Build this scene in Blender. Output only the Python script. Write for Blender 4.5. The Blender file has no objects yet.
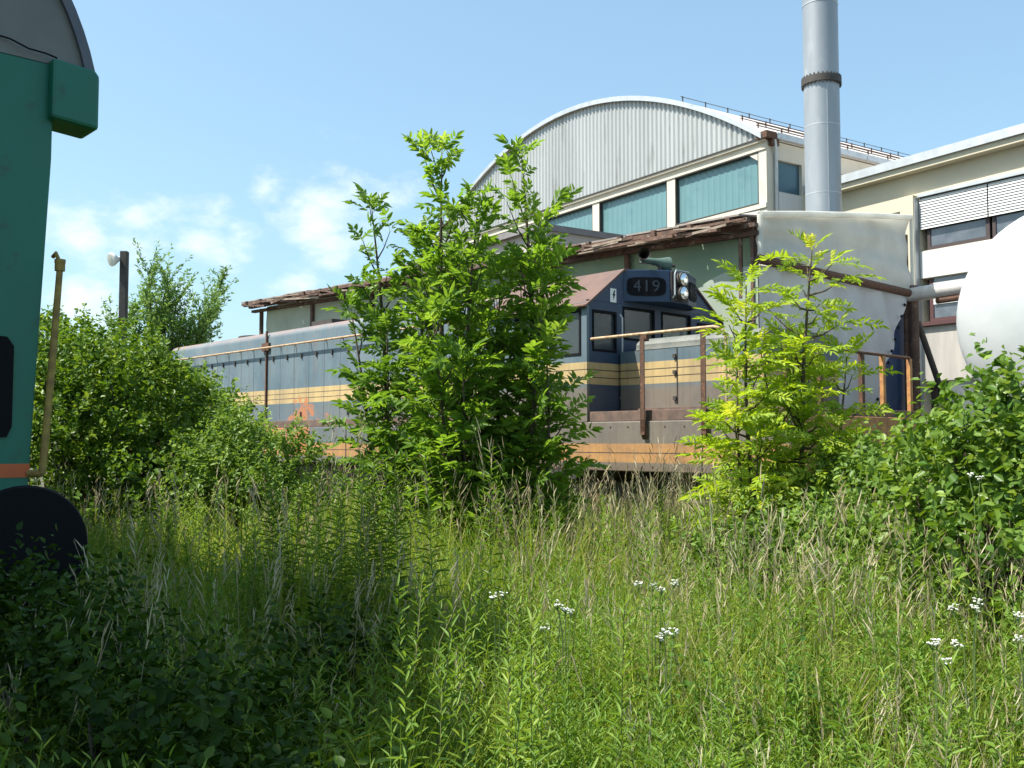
import bpy, math, random
import numpy as np
from mathutils import Vector, Matrix, Euler, noise as mnoise
random.seed(7)
RNG = np.random.default_rng(11)
R = math.radians
scene = bpy.context.scene
COL = scene.collection

# ------------------------------------------------------------------ camera, world, sun, exposure
cam_d = bpy.data.cameras.new('camera'); cam = bpy.data.objects.new('camera', cam_d); COL.objects.link(cam)
cam.location = (0, 0, 1.6)
cam.rotation_euler = (R(90 + 3.26), 0, 0)
cam_d.sensor_width = 36; cam_d.lens = 36 * 1000 / 1024
cam_d.clip_start = 0.05; cam_d.clip_end = 3000
scene.camera = cam

SUN_EL = R(57)
SX, SY = -0.985, -0.17
sl = math.hypot(SX, SY); SX /= sl; SY /= sl
to_sun = Vector((SX * math.cos(SUN_EL), SY * math.cos(SUN_EL), math.sin(SUN_EL)))
sun_d = bpy.data.lights.new('sun', 'SUN'); sun = bpy.data.objects.new('sun', sun_d); COL.objects.link(sun)
sun_d.energy = 5.0; sun_d.angle = R(0.55); sun_d.color = (1.0, 0.95, 0.86)
sun.rotation_euler = to_sun.to_track_quat('Z', 'Y').to_euler()

world = bpy.data.worlds.new('World'); scene.world = world; world.use_nodes = True
wt = world.node_tree; wt.nodes.clear()
def wn(t, **k):
    n = wt.nodes.new(t)
    for a, b in k.items(): setattr(n, a, b)
    return n
wout = wn('ShaderNodeOutputWorld'); bg = wn('ShaderNodeBackground')
sky = wn('ShaderNodeTexSky', sky_type='NISHITA', sun_disc=False)
sky.sun_elevation = SUN_EL; sky.sun_rotation = math.atan2(SX, SY)
sky.air_density = 1.0; sky.dust_density = 2.4; sky.ozone_density = 1.0; sky.altitude = 300
tc = wn('ShaderNodeTexCoord')
def cdir(px, py):
    return Vector(((px - 512) / 1000, 1.0, (441 - py) / 1000)).normalized()
blobs = [((340, 205), .12), ((318, 225), .07), ((378, 192), .075), ((330, 245), .06), ((355, 185), .06), ((262, 184), .04), ((130, 238), .08), ((80, 236), .08), ((200, 236), .07), ((235, 238), .04), ((60, 300), .075), ((300, 288), .05), ((170, 300), .06)]
prev = None
for (p, r) in blobs:
    d = wn('ShaderNodeVectorMath', operation='DISTANCE')
    wt.links.new(tc.outputs['Generated'], d.inputs[0]); d.inputs[1].default_value = cdir(*p)
    m = wn('ShaderNodeMapRange'); m.inputs['From Min'].default_value = 0; m.inputs['From Max'].default_value = r
    m.inputs['To Min'].default_value = 1; m.inputs['To Max'].default_value = 0
    wt.links.new(d.outputs['Value'], m.inputs['Value'])
    if prev is None: prev = m.outputs[0]
    else:
        mx = wn('ShaderNodeMath', operation='MAXIMUM'); wt.links.new(prev, mx.inputs[0]); wt.links.new(m.outputs[0], mx.inputs[1]); prev = mx.outputs[0]
mp = wn('ShaderNodeMapping'); mp.inputs['Scale'].default_value = (1, 1, 1.7)
wt.links.new(tc.outputs['Generated'], mp.inputs['Vector'])
nz = wn('ShaderNodeTexNoise'); nz.inputs['Scale'].default_value = 14; nz.inputs['Detail'].default_value = 9; nz.inputs['Roughness'].default_value = .6
wt.links.new(mp.outputs[0], nz.inputs['Vector'])
mul = wn('ShaderNodeMath', operation='MULTIPLY_ADD'); mul.inputs[1].default_value = 2.2; mul.inputs[2].default_value = -1.15
wt.links.new(nz.outputs['Fac'], mul.inputs[0])
add = wn('ShaderNodeMath', operation='ADD'); wt.links.new(prev, add.inputs[0]); wt.links.new(mul.outputs[0], add.inputs[1])
fin = wn('ShaderNodeMapRange', interpolation_type='SMOOTHSTEP'); fin.inputs['From Min'].default_value = .35; fin.inputs['From Max'].default_value = 1.15
fin.inputs['To Min'].default_value = 0; fin.inputs['To Max'].default_value = .8
wt.links.new(add.outputs[0], fin.inputs['Value'])
mix = wn('ShaderNodeMix', data_type='RGBA'); mix.inputs['B'].default_value = (4.9, 5.3, 5.6, 1)
tint = wn('ShaderNodeMix', data_type='RGBA', blend_type='MULTIPLY'); tint.inputs['Factor'].default_value = 1; tint.inputs['B'].default_value = (.94, 1.09, 1.06, 1)
wt.links.new(sky.outputs[0], tint.inputs['A']); pale = wn('ShaderNodeMix', data_type='RGBA'); pale.inputs['Factor'].default_value = .3; pale.inputs['B'].default_value = (2.2, 3.35, 4.1, 1); wt.links.new(tint.outputs['Result'], pale.inputs['A']); wt.links.new(pale.outputs['Result'], mix.inputs['A']); wt.links.new(fin.outputs[0], mix.inputs['Factor'])
wt.links.new(mix.outputs['Result'], bg.inputs['Color'])
bg.inputs['Strength'].default_value = 0.12
wt.links.new(bg.outputs[0], wout.inputs['Surface'])
vs = scene.view_settings
vs.view_transform = 'Standard'; vs.look = 'None'; vs.gamma = 1; vs.use_curve_mapping = False
vs.exposure = 0.95
try:
    scene.cycles.max_bounces = 8; scene.cycles.transparent_max_bounces = 12; scene.cycles.diffuse_bounces = 3
except Exception: pass

# ------------------------------------------------------------------ helpers
def tag(o, label=None, cat=None, group=None, kind=None):
    if label: o['label'] = label
    if cat: o['category'] = cat
    if group: o['group'] = group
    if kind: o['kind'] = kind
    return o
def empty(name, loc=(0, 0, 0), rz=0.0):
    o = bpy.data.objects.new(name, None); COL.objects.link(o); o.location = loc; o.rotation_euler = (0, 0, rz); o.empty_display_size = .2
    return o

class MB:
    def __init__(s): s.v = []; s.f = []
    def add(s, vs_, fs):
        o = len(s.v); s.v += [tuple(p) for p in vs_]; s.f += [tuple(i + o for i in f) for f in fs]; return s
    def box(s, x0, x1, y0, y1, z0, z1):
        return s.add([(x0, y0, z0), (x1, y0, z0), (x1, y1, z0), (x0, y1, z0), (x0, y0, z1), (x1, y0, z1), (x1, y1, z1), (x0, y1, z1)],
                     [(0, 3, 2, 1), (4, 5, 6, 7), (0, 1, 5, 4), (1, 2, 6, 5), (2, 3, 7, 6), (3, 0, 4, 7)])
    def bar(s, a, b, w, h=None):
        h = h or w; a = Vector(a); b = Vector(b); d = (b - a).normalized()
        up = Vector((0, 0, 1)) if abs(d.z) < .95 else Vector((1, 0, 0))
        sx = d.cross(up).normalized() * w / 2; sy = sx.cross(d).normalized() * h / 2
        P = [a - sx - sy, a + sx - sy, a + sx + sy, a - sx + sy, b - sx - sy, b + sx - sy, b + sx + sy, b - sx + sy]
        return s.add(P, [(0, 1, 2, 3), (7, 6, 5, 4), (0, 4, 5, 1), (1, 5, 6, 2), (2, 6, 7, 3), (3, 7, 4, 0)])
    def tube(s, pts, rad, n=8, caps=True):
        pts = [Vector(p) for p in pts]
        if not hasattr(rad, '__len__'): rad = [rad] * len(pts)
        o = len(s.v)
        prevx = None
        for i, p in enumerate(pts):
            d = (pts[min(i + 1, len(pts) - 1)] - pts[max(i - 1, 0)]).normalized()
            if prevx is None:
                up = Vector((0, 0, 1)) if abs(d.z) < .9 else Vector((1, 0, 0)); x = d.cross(up).normalized()
            else: x = (prevx - d * prevx.dot(d)).normalized()
            prevx = x; y = d.cross(x)
            for k in range(n):
                a = 2 * math.pi * k / n
                s.v.append(tuple(p + (x * math.cos(a) + y * math.sin(a)) * rad[i]))
        for i in range(len(pts) - 1):
            for k in range(n):
                k2 = (k + 1) % n
                s.f.append((o + i * n + k, o + i * n + k2, o + (i + 1) * n + k2, o + (i + 1) * n + k))
        if caps:
            s.f.append(tuple(o + k for k in reversed(range(n)))); e = o + (len(pts) - 1) * n
            s.f.append(tuple(e + k for k in range(n)))
        return s
    def disc(s, c, axis, r, t, n=24):
        c = Vector(c); a = Vector(axis).normalized()
        return s.tube([c, c + a * t], r, n)
    def prism(s, poly, e):           # poly list of 3d points (planar), extruded by vector e
        n = len(poly); P = [Vector(p) for p in poly]; e = Vector(e)
        return s.add(P + [p + e for p in P], [tuple(reversed(range(n))), tuple(range(n, 2 * n))] + [(i, (i + 1) % n, n + (i + 1) % n, n + i) for i in range(n)])
    def grid(s, P):                  # rows of points
        o = len(s.v); r = len(P); c = len(P[0])
        for row in P: s.v += [tuple(p) for p in row]
        for i in range(r - 1):
            for j in range(c - 1):
                s.f.append((o + i * c + j, o + i * c + j + 1, o + (i + 1) * c + j + 1, o + (i + 1) * c + j))
        return s
    def build(s, name, mat, parent=None, smooth=False, bevel=0.0, label=None):
        me = bpy.data.meshes.new(name); me.from_pydata([tuple(v) for v in s.v], [], s.f); me.update()
        o = bpy.data.objects.new(name, me); COL.objects.link(o); me.materials.append(mat)
        if smooth:
            for p in me.polygons: p.use_smooth = True
            try: me.set_sharp_from_angle(angle=R(35))
            except Exception: pass
        if bevel:
            b = o.modifiers.new('bevel', 'BEVEL'); b.width = bevel; b.segments = 2; b.limit_method = 'ANGLE'
        if parent: o.parent = parent
        if label: o['label'] = label
        return o

def np_mesh(name, V, F, mat, var=None, parent=None, smooth=False):
    V = np.asarray(V, dtype=np.float32).reshape(-1, 3); F = np.asarray(F, dtype=np.int32)
    k = F.shape[1]; nf = F.shape[0]
    me = bpy.data.meshes.new(name)
    me.vertices.add(len(V)); me.vertices.foreach_set('co', V.ravel())
    me.loops.add(nf * k); me.loops.foreach_set('vertex_index', F.ravel())
    me.polygons.add(nf); me.polygons.foreach_set('loop_start', np.arange(0, nf * k, k, dtype=np.int32))
    if var is not None:
        a = me.attributes.new('var', 'FLOAT', 'POINT'); a.data.foreach_set('value', np.asarray(var, dtype=np.float32))
    me.update(calc_edges=True)
    if smooth: me.polygons.foreach_set('use_smooth', np.ones(nf, dtype=bool))
    me.materials.append(mat)
    o = bpy.data.objects.new(name, me); COL.objects.link(o)
    if parent: o.parent = parent
    return o
def mesh_data(V, F, var, name, mat):
    o = np_mesh(name, V, F, mat, var); return o

def nmz(v): return v / np.maximum(np.linalg.norm(v, axis=-1, keepdims=True), 1e-9)

# leaf batches: each leaf = 6 verts / 2 quads
def leaves(P, D, N, L, W, var, droop=.12, fold=.18):
    D = nmz(D); S = nmz(np.cross(D, N)); N = np.cross(S, D)
    L = L[:, None]; W = W[:, None]
    b = P; t = P + D * L - N * L * droop
    m1 = P + D * L * .32; m2 = P + D * L * .7 - N * L * droop * .45
    l1 = m1 + S * W * .5 + N * W * fold; l2 = m2 + S * W * .38 + N * W * fold
    r1 = m1 - S * W * .5 + N * W * fold; r2 = m2 - S * W * .38 + N * W * fold
    V = np.stack([b, l1, l2, t, r2, r1], 1).reshape(-1, 3)
    o = np.arange(len(P))[:, None] * 6
    F = np.concatenate([o + np.array([[0, 1, 2, 3]]), o + np.array([[0, 3, 4, 5]])], 0)
    return V, F, np.repeat(var, 6)
# blades: strip with 3 segments (8 verts, 3 quads)
def blades(P, D, bend, L, W, var, tip=.05, N=None):
    D = nmz(D); bend = np.asarray(bend)
    if N is None: N = RNG.normal(size=P.shape)
    S = nmz(np.cross(D, N))
    L = L[:, None]; W = W[:, None]; rows = []
    for f, wf in ((0, .8), (.35, 1), (.7, .7), (1, tip)):
        c = P + D * L * f + bend * L * f * f
        rows += [c - S * W * wf * .5, c + S * W * wf * .5]
    V = np.stack(rows, 1).reshape(-1, 3)
    o = np.arange(len(P))[:, None] * 8
    F = np.concatenate([o + np.array([[0, 1, 3, 2]]), o + np.array([[2, 3, 5, 4]]), o + np.array([[4, 5, 7, 6]])], 0)
    return V, F, np.repeat(var, 8)
def merge2(p): return merge(p)
def merge(parts):
    Vs, Fs, As = [], [], []; o = 0
    for V, F, A in parts:
        Vs.append(V); Fs.append(F + o); As.append(A); o += len(V)
    return np.concatenate(Vs), np.concatenate(Fs), np.concatenate(As)

# ------------------------------------------------------------------ materials
class NT:
    def __init__(s, name):
        s.m = bpy.data.materials.new(name); s.m.use_nodes = True; s.t = s.m.node_tree; s.t.nodes.clear()
        s.out = s.n('ShaderNodeOutputMaterial'); s.p = s.n('ShaderNodeBsdfPrincipled'); s.l(s.p.outputs[0], s.out.inputs[0])
        s.tc = s.n('ShaderNodeTexCoord')
    def n(s, t, **k):
        n = s.t.nodes.new(t)
        for a, b in k.items(): setattr(n, a, b)
        return n
    def l(s, a, b): s.t.links.new(a, b)
    def noise(s, scale, detail=5, rough=.6, stretch=(1, 1, 1), lo=.35, hi=.65):
        mp = s.n('ShaderNodeMapping'); mp.inputs['Scale'].default_value = stretch; s.l(s.tc.outputs['Object'], mp.inputs[0])
        t = s.n('ShaderNodeTexNoise'); t.inputs['Scale'].default_value = scale; t.inputs['Detail'].default_value = detail; t.inputs['Roughness'].default_value = rough
        s.l(mp.outputs[0], t.inputs['Vector'])
        m = s.n('ShaderNodeMapRange'); m.inputs['From Min'].default_value = lo; m.inputs['From Max'].default_value = hi
        s.l(t.outputs['Fac'], m.inputs['Value']); return m.outputs[0]
    def mix(s, f, a, b):
        m = s.n('ShaderNodeMix', data_type='RGBA')
        if isinstance(f, (int, float)): m.inputs['Factor'].default_value = f
        else: s.l(f, m.inputs['Factor'])
        for nm, v in (('A', a), ('B', b)):
            if isinstance(v, tuple): m.inputs[nm].default_value = (*v[:3], 1)
            else: s.l(v, m.inputs[nm])
        return m.outputs['Result']
    def mth(s, op, a, b=None, c=None):
        m = s.n('ShaderNodeMath', operation=op)
        for i, v in enumerate((a, b, c)):
            if v is None: continue
            if isinstance(v, (int, float)): m.inputs[i].default_value = v
            else: s.l(v, m.inputs[i])
        return m.outputs[0]
    def bump(s, h, strength=.3, dist=.01):
        b = s.n('ShaderNodeBump'); b.inputs['Strength'].default_value = strength; b.inputs['Distance'].default_value = dist
        s.l(h, b.inputs['Height']); s.l(b.outputs[0], s.p.inputs['Normal'])

def mat(name, c1, c2=None, scale=3, rough=.7, metal=0, stretch=(1, 1, 1), bump=0, spec=.5, lo=.35, hi=.65, c3=None, s3=12, f3=(.58, .7)):
    t = NT(name)
    t.p.inputs['Roughness'].default_value = rough; t.p.inputs['Metallic'].default_value = metal
    t.p.inputs['Specular IOR Level'].default_value = spec
    c = None
    if c2:
        f = t.noise(scale, stretch=stretch, lo=lo, hi=hi); c = t.mix(f, c1, c2)
        if bump: t.bump(f, bump, .01)
    if c3:
        f = t.noise(s3, lo=f3[0], hi=f3[1], stretch=stretch); c = t.mix(f, c if c is not None else c1, c3)
    if c is not None: t.l(c, t.p.inputs['Base Color'])
    else: t.p.inputs['Base Color'].default_value = (*c1, 1)
    return t.m

def leafmat(name, ca, cb, cc=None, trans=.35, rough=.45, spec=.35, tboost=1.6):
    t = NT(name)
    at = t.n('ShaderNodeAttribute'); at.attribute_name = 'var'
    r = t.n('ShaderNodeValToRGB'); e = r.color_ramp.elements
    e[0].position = 0; e[0].color = (*ca, 1); e[1].position = 1; e[1].color = (*(cc or cb), 1)
    if cc: x = e.new(.6); x.color = (*cb, 1)
    t.l(at.outputs['Fac'], r.inputs[0])
    t.l(r.outputs[0], t.p.inputs['Base Color']); t.p.inputs['Roughness'].default_value = rough; t.p.inputs['Specular IOR Level'].default_value = spec * .45
    tr = t.n('ShaderNodeBsdfTranslucent')
    hs = t.n('ShaderNodeHueSaturation'); hs.inputs['Hue'].default_value = .485; hs.inputs['Saturation'].default_value = 1.12; hs.inputs['Value'].default_value = tboost
    t.l(r.outputs[0], hs.inputs['Color']); t.l(hs.outputs[0], tr.inputs[0])
    ms = t.n('ShaderNodeMixShader'); ms.inputs[0].default_value = trans
    t.l(t.p.outputs[0], ms.inputs[1]); t.l(tr.outputs[0], ms.inputs[2]); t.l(ms.outputs[0], t.out.inputs[0])
    return t.m

M = {}
M['ground'] = mat('ground', (.075, .06, .035), (.05, .06, .02), 1.5, .95, bump=.4, c3=(.11, .095, .06), s3=20)
M['ballast'] = mat('ballast', (.14, .12, .10), (.07, .06, .05), 25, .95, bump=.8)
M['grass'] = leafmat('grass_blade', (.12, .19, .022), (.25, .32, .06), (.52, .49, .22), .48, .55)
M['dry'] = leafmat('dry_grass', (.30, .25, .15), (.42, .36, .23), (.55, .50, .35), .25, .7)
M['weed'] = leafmat('weed_leaf', (.05, .12, .018), (.12, .215, .03), (.22, .31, .055), .35, .5)
M['golden'] = leafmat('goldenrod_leaf', (.07, .15, .02), (.15, .25, .04), (.27, .36, .075), .32, .45)
M['stem'] = mat('green_stem', (.10, .16, .04), (.16, .13, .06), 8, .7)
M['weed_stem'] = mat('weed_stem', (.09, .15, .04), (.12, .17, .05), 8, .7)
M['bark'] = mat('bark', (.10, .075, .05), (.05, .04, .03), 14, .9, stretch=(1, 1, .25), bump=.5)
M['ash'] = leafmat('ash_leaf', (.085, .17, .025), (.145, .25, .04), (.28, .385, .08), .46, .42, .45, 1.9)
M['ash_light'] = leafmat('ash_light_leaf', (.08, .16, .025), (.13, .24, .04), (.22, .34, .07), .4, .42, .45)
M['yellow'] = leafmat('young_leaf', (.18, .29, .035), (.30, .41, .055), (.50, .53, .09), .45, .5)
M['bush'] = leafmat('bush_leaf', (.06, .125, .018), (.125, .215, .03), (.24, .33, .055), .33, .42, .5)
M['bush_light'] = leafmat('light_bush_leaf', (.09, .165, .03), (.15, .245, .045), (.25, .35, .08), .35, .45, .5)
M['oval'] = leafmat('oval_leaf', (.065, .135, .02), (.135, .225, .035), (.25, .34, .075), .33, .38, .55)
M['willow'] = leafmat('willow_leaf', (.12, .22, .06), (.18, .30, .08), (.26, .37, .13), .35, .5)
M['flower'] = mat('white_petal', (.66, .66, .60), rough=.8)
M['yellow_eye'] = mat('flower_centre', (.6, .45, .08), rough=.8)

# locomotive paint: bands by height in the engine's own coordinates, weathered
def loco_mat(name, lines=False, fade_lit=1.0):
    t = NT(name)
    sp = t.n('ShaderNodeSeparateXYZ'); t.l(t.tc.outputs['Object'], sp.inputs[0])
    z = sp.outputs['Z']; x = sp.outputs['X']
    blue = t.mix(t.noise(1.2, 6, .65, (1, 1, .5), .3, .7), (.06, .105, .14) if fade_lit > .5 else (.012, .035, .08), (.14, .18, .195) if fade_lit > .5 else (.03, .06, .095))  # low values swap in a darker blue for faces in shade
    blue = t.mix(.0, blue, blue)
    grime = t.mix(t.noise(2.2, 6, .7, (1, 1, .35)), (.185, .15, .115), (.12, .10, .085))
    low = t.n('ShaderNodeMapRange'); low.inputs['From Min'].default_value = 2.42; low.inputs['From Max'].default_value = 2.30
    t.l(z, low.inputs['Value'])
    fx = t.n('ShaderNodeMapRange'); fx.inputs['From Min'].default_value = -9; fx.inputs['From Max'].default_value = -1
    fx.inputs['To Min'].default_value = .15; fx.inputs['To Max'].default_value = 1; t.l(x, fx.inputs['Value'])
    fg = t.mth('MULTIPLY', low.outputs[0], fx.outputs[0]); fg = t.mth('MULTIPLY', fg, .92 * fade_lit)
    base = t.mix(fg, blue, grime)
    ycol = t.mix(t.noise(2.5, 5, .6, (1, 1, .6)), (.50, .36, .16), (.36, .265, .135))
    yor = t.mix(t.noise(3.5, 6, .7), (.46, .235, .08), (.27, .15, .075))
    def band(lo, hi):
        a = t.mth('GREATER_THAN', z, lo); b = t.mth('LESS_THAN', z, hi); return t.mth('MULTIPLY', a, b)
    up = band(2.385, 2.69); dn = band(1.315, 1.565)
    c = t.mix(up, base, ycol); c = t.mix(dn, c, yor)
    for a in (2.475, 2.58, 1.435): c = t.mix(band(a, a + .014), c, (.06, .045, .035))
    # rust streaks and rust on the top edge
    rs = t.noise(5, 7, .7, (1, 1, .12), .56, .74); c = t.mix(t.mth('MULTIPLY', rs, .45 * fade_lit), c, (.16, .08, .045))
    spn = t.noise(9, 8, .75, (1, 1, .8), .60, .70); c = t.mix(t.mth('MULTIPLY', spn, .6 * fade_lit), c, (.13, .06, .035))
    dr = t.noise(16, 3, .6, (1, 1, .05), .52, .75); c = t.mix(t.mth('MULTIPLY', dr, .4 * fade_lit), c, (.09, .07, .055))
    sill = t.n('ShaderNodeMapRange'); sill.inputs['From Min'].default_value = 1.36; sill.inputs['From Max'].default_value = 1.24; t.l(z, sill.inputs['Value'])
    c = t.mix(t.mth('MULTIPLY', sill.outputs[0], .6 * fade_lit), c, (.13, .085, .06))
    tp = t.n('ShaderNodeMapRange'); tp.inputs['From Min'].default_value = 3.82; tp.inputs['From Max'].default_value = 3.95; t.l(z, tp.inputs['Value'])
    c = t.mix(t.mth('MULTIPLY', tp.outputs[0], t.noise(1.2, 5, .6, lo=.3, hi=.6)), c, (.24, .15, .12))
    if lines:
        md = t.mth('PINGPONG', t.mth('ADD', x, 100), .29); ln = t.mth('LESS_THAN', md, .011)
        ln = t.mth('MULTIPLY', ln, t.mth('GREATER_THAN', z, 2.06))
        ln = t.mth('MULTIPLY', ln, t.mth('LESS_THAN', z, 3.62)); c = t.mix(t.mth('MULTIPLY', ln, .75), c, (.03, .03, .035))
        dv = t.n('ShaderNodeVectorMath', operation='DISTANCE'); dv.inputs[1].default_value = (-9.2, .64, 1.7); t.l(t.tc.outputs['Object'], dv.inputs[0])
    for cx_, cz_, rr_ in ((-7.7, 1.75, .42), (-8.6, 2.05, .5)):
        dv = t.n('ShaderNodeVectorMath', operation='DISTANCE'); dv.inputs[1].default_value = (cx_, .2, cz_); t.l(t.tc.outputs['Object'], dv.inputs[0])
        ds = t.mth('SUBTRACT', rr_ + .25, dv.outputs['Value']); ds = t.mth('ADD', ds, t.mth('MULTIPLY', t.noise(7, 5, .7, lo=.3, hi=.7), .5)); ds = t.mth('GREATER_THAN', ds, .42)
        c = t.mix(t.mth('MULTIPLY', ds, .8), c, (.42, .15, .045))
    t.l(c, t.p.inputs['Base Color']); t.p.inputs['Roughness'].default_value = .55
    t.bump(t.noise(2.5, 3), .12, .02)
    return t.m
M['loco'] = loco_mat('locomotive_side_paint')
M['loco_doors'] = loco_mat('locomotive_hood_paint', True)
M['loco_front_shade'] = loco_mat('locomotive_cab_front_shade_paint', False, .25)  # cab front copy: less weathered, its blue darkened for the shaded side
M['navy_shade'] = mat('navy_shade_paint', (.010, .030, .075), (.018, .042, .09), 3, .45, c3=(.05, .06, .07), s3=9, f3=(.62, .75))  # blue darkened in the colour itself for shaded cab faces
M['cab_roof'] = mat('rusty_roof_paint', (.145, .082, .066), (.105, .066, .055), 4, .8, c3=(.14, .07, .05), s3=10, bump=.1)
M['grey_top'] = mat('grey_hood_top', (.17, .175, .155), (.11, .12, .11), 3, .7, c3=(.12, .11, .09), s3=9)
M['rust'] = mat('rust', (.12, .055, .03), (.065, .035, .024), 12, .85, c3=(.22, .12, .065), s3=30, bump=.3)
M['rail_paint'] = mat('handrail_paint', (.48, .36, .22), (.30, .17, .09), 14, .6)
M['post_orange'] = mat('orange_post_paint', (.50, .25, .08), (.28, .12, .05), 10, .6)
M['dark_steel'] = mat('dark_steel', (.035, .032, .03), (.06, .05, .042), 6, .7)
M['black'] = mat('black_rubber', (.006, .006, .008), rough=.75, spec=.15)
M['brown_steel'] = mat('brown_steel', (.16, .10, .075), (.09, .06, .05), 9, .8)
M['chrome'] = mat('lamp_reflector', (.85, .85, .85), rough=.12, metal=1)
M['horn_green'] = mat('horn_green', (.05, .09, .07), (.10, .15, .12), 6, .5)
M['white_sign'] = mat('white_enamel', (.75, .74, .7), rough=.4)
M['digits'] = mat('number_digits', (.024, .032, .048), rough=.6)
def glassmat(name, tint, f=.3, rough=.05):
    t = NT(name); tr = t.n('ShaderNodeBsdfTransparent'); tr.inputs[0].default_value = (*tint, 1)
    t.p.inputs['Base Color'].default_value = (.12, .14, .15, 1); t.p.inputs['Roughness'].default_value = rough
    t.p.inputs['Specular IOR Level'].default_value = .8
    ms = t.n('ShaderNodeMixShader'); ms.inputs[0].default_value = f
    t.l(tr.outputs[0], ms.inputs[1]); t.l(t.p.outputs[0], ms.inputs[2]); t.l(ms.outputs[0], t.out.inputs[0]); return t.m
M['glass'] = glassmat('cab_glass', (.8, .85, .85), .35, .12)
M['winglass'] = mat('window_glass', (.06, .07, .085), (.12, .13, .15), 2, .08, spec=.9)
M['green'] = mat('green_wagon_paint', (.006, .155, .10), (.010, .135, .088), 2.5, .42, c3=(.02, .10, .07), s3=7, spec=.5)
M['grey_end'] = mat('grey_wagon_end', (.20, .20, .195), (.155, .158, .152), 2, .7, c3=(.05, .05, .05), s3=8, f3=(.66, .72))
M['orange_stripe'] = mat('orange_stripe_paint', (.62, .13, .035), (.5, .10, .03), 5, .5)
M['wagon_roof'] = mat('wagon_roof_sheet', (.09, .10, .14), (.12, .12, .15), 5, .55)
M['brass'] = mat('worn_yellow_handrail', (.36, .25, .05), (.20, .12, .04), 16, .6)
M['cream'] = mat('cream_render', (.60, .56, .46), (.53, .49, .41), .8, .9, c3=(.44, .39, .31), s3=2.2, f3=(.6, .8), stretch=(1, 1, .4))
M['cream2'] = mat('yellowish_render', (.56, .51, .38), (.51, .46, .355), .7, .9, c3=(.5, .46, .36), s3=3, f3=(.6, .8), stretch=(1, 1, .4))
M['panel_white'] = mat('white_facade_panel', (.58, .585, .575), (.50, .505, .50), 1.5, .6, c3=(.5, .47, .42), s3=4, f3=(.62, .8), stretch=(1, 1, .3))
M['concrete'] = mat('stained_concrete', (.42, .39, .35), (.30, .28, .26), 2, .9, stretch=(1, 1, .15))
M['corrugated'] = mat('corrugated_sheet', (.42, .43, .42), (.35, .36, .35), .6, .45, metal=.25, c3=(.28, .28, .265), s3=3, stretch=(1, 1, .15))
M['metal_trim'] = mat('metal_trim', (.55, .57, .58), (.45, .46, .47), 3, .4, metal=.4)
M['roof_white'] = mat('light_roof_sheet', (.66, .62, .58), (.56, .50, .45), 1.2, .6, c3=(.42, .30, .24), s3=5, f3=(.6, .75))
M['teal'] = mat('teal_profiled_glass', (.11, .215, .225), (.125, .235, .245), .7, .25, spec=.6, c3=(.095, .19, .205), s3=1.2)
M['teal_dark'] = mat('dark_teal_glass', (.04, .09, .12), (.06, .12, .15), 1, .2)
M['pink_wall'] = mat('weathered_plaster', (.45, .40, .37), (.38, .34, .32), 2, .9)
M['stone_grey'] = mat('grey_flat_roof', (.22, .20, .21), (.17, .16, .16), 2, .9)
M['red_frame'] = mat('red_window_frame', (.075, .03, .03), rough=.6)
M['dark_frame'] = mat('dark_window_frame', (.05, .035, .035), rough=.6)
M['blind'] = mat('window_blind', (.56, .57, .56), (.50, .51, .51), 3, .5)
M['galv'] = mat('galvanised_chimney', (.34, .36, .38), (.27, .29, .31), .8, .42, metal=.35, c3=(.40, .41, .42), s3=3, stretch=(1, 1, .25))
M['white_tank'] = mat('white_tank_paint', (.50, .52, .52), (.42, .44, .44), .9, .5, c3=(.44, .46, .45), s3=3, f3=(.62, .8))
M['pipe_clad'] = mat('pipe_cladding', (.72, .70, .68), (.55, .5, .46), 4, .35, metal=.3)
M['timber'] = mat('old_timber', (.15, .085, .06), (.07, .045, .035), 5, .9, bump=.3, c3=(.28, .22, .18), s3=7)
M['lath'] = mat('pale_lath', (.34, .28, .22), (.20, .15, .11), 6, .9)
M['asphalt_sheet'] = mat('weathered_roofing', (.33, .29, .26), (.20, .17, .15), 3, .85, c3=(.12, .09, .07), s3=8)
def cloth(name, c1, c2, tr=.4, scale=1.5):
    t = NT(name); c = t.mix(t.noise(scale, 5, .6), c1, c2); t.l(c, t.p.inputs['Base Color']); t.p.inputs['Roughness'].default_value = .6
    b = t.n('ShaderNodeBsdfTranslucent'); t.l(c, b.inputs[0]); ms = t.n('ShaderNodeMixShader'); ms.inputs[0].default_value = tr
    t.l(t.p.outputs[0], ms.inputs[1]); t.l(b.outputs[0], ms.inputs[2]); t.l(ms.outputs[0], t.out.inputs[0]); return t.m
M['canvas'] = cloth('white_canvas', (.84, .83, .77), (.74, .73, .68), .5)
M['canvas_blue'] = cloth('grey_canvas', (.92, .93, .93), (.82, .83, .83), .5)
M['tarp_green'] = cloth('green_tarpaulin', (.17, .27, .19), (.28, .37, .24), .35, .8)
M['tarp_pale'] = cloth('pale_green_tarpaulin', (.42, .48, .38), (.34, .40, .33), .3)
M['tarp_blue'] = cloth('blue_tarpaulin', (.02, .05, .13), (.03, .06, .15), .12)

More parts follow.
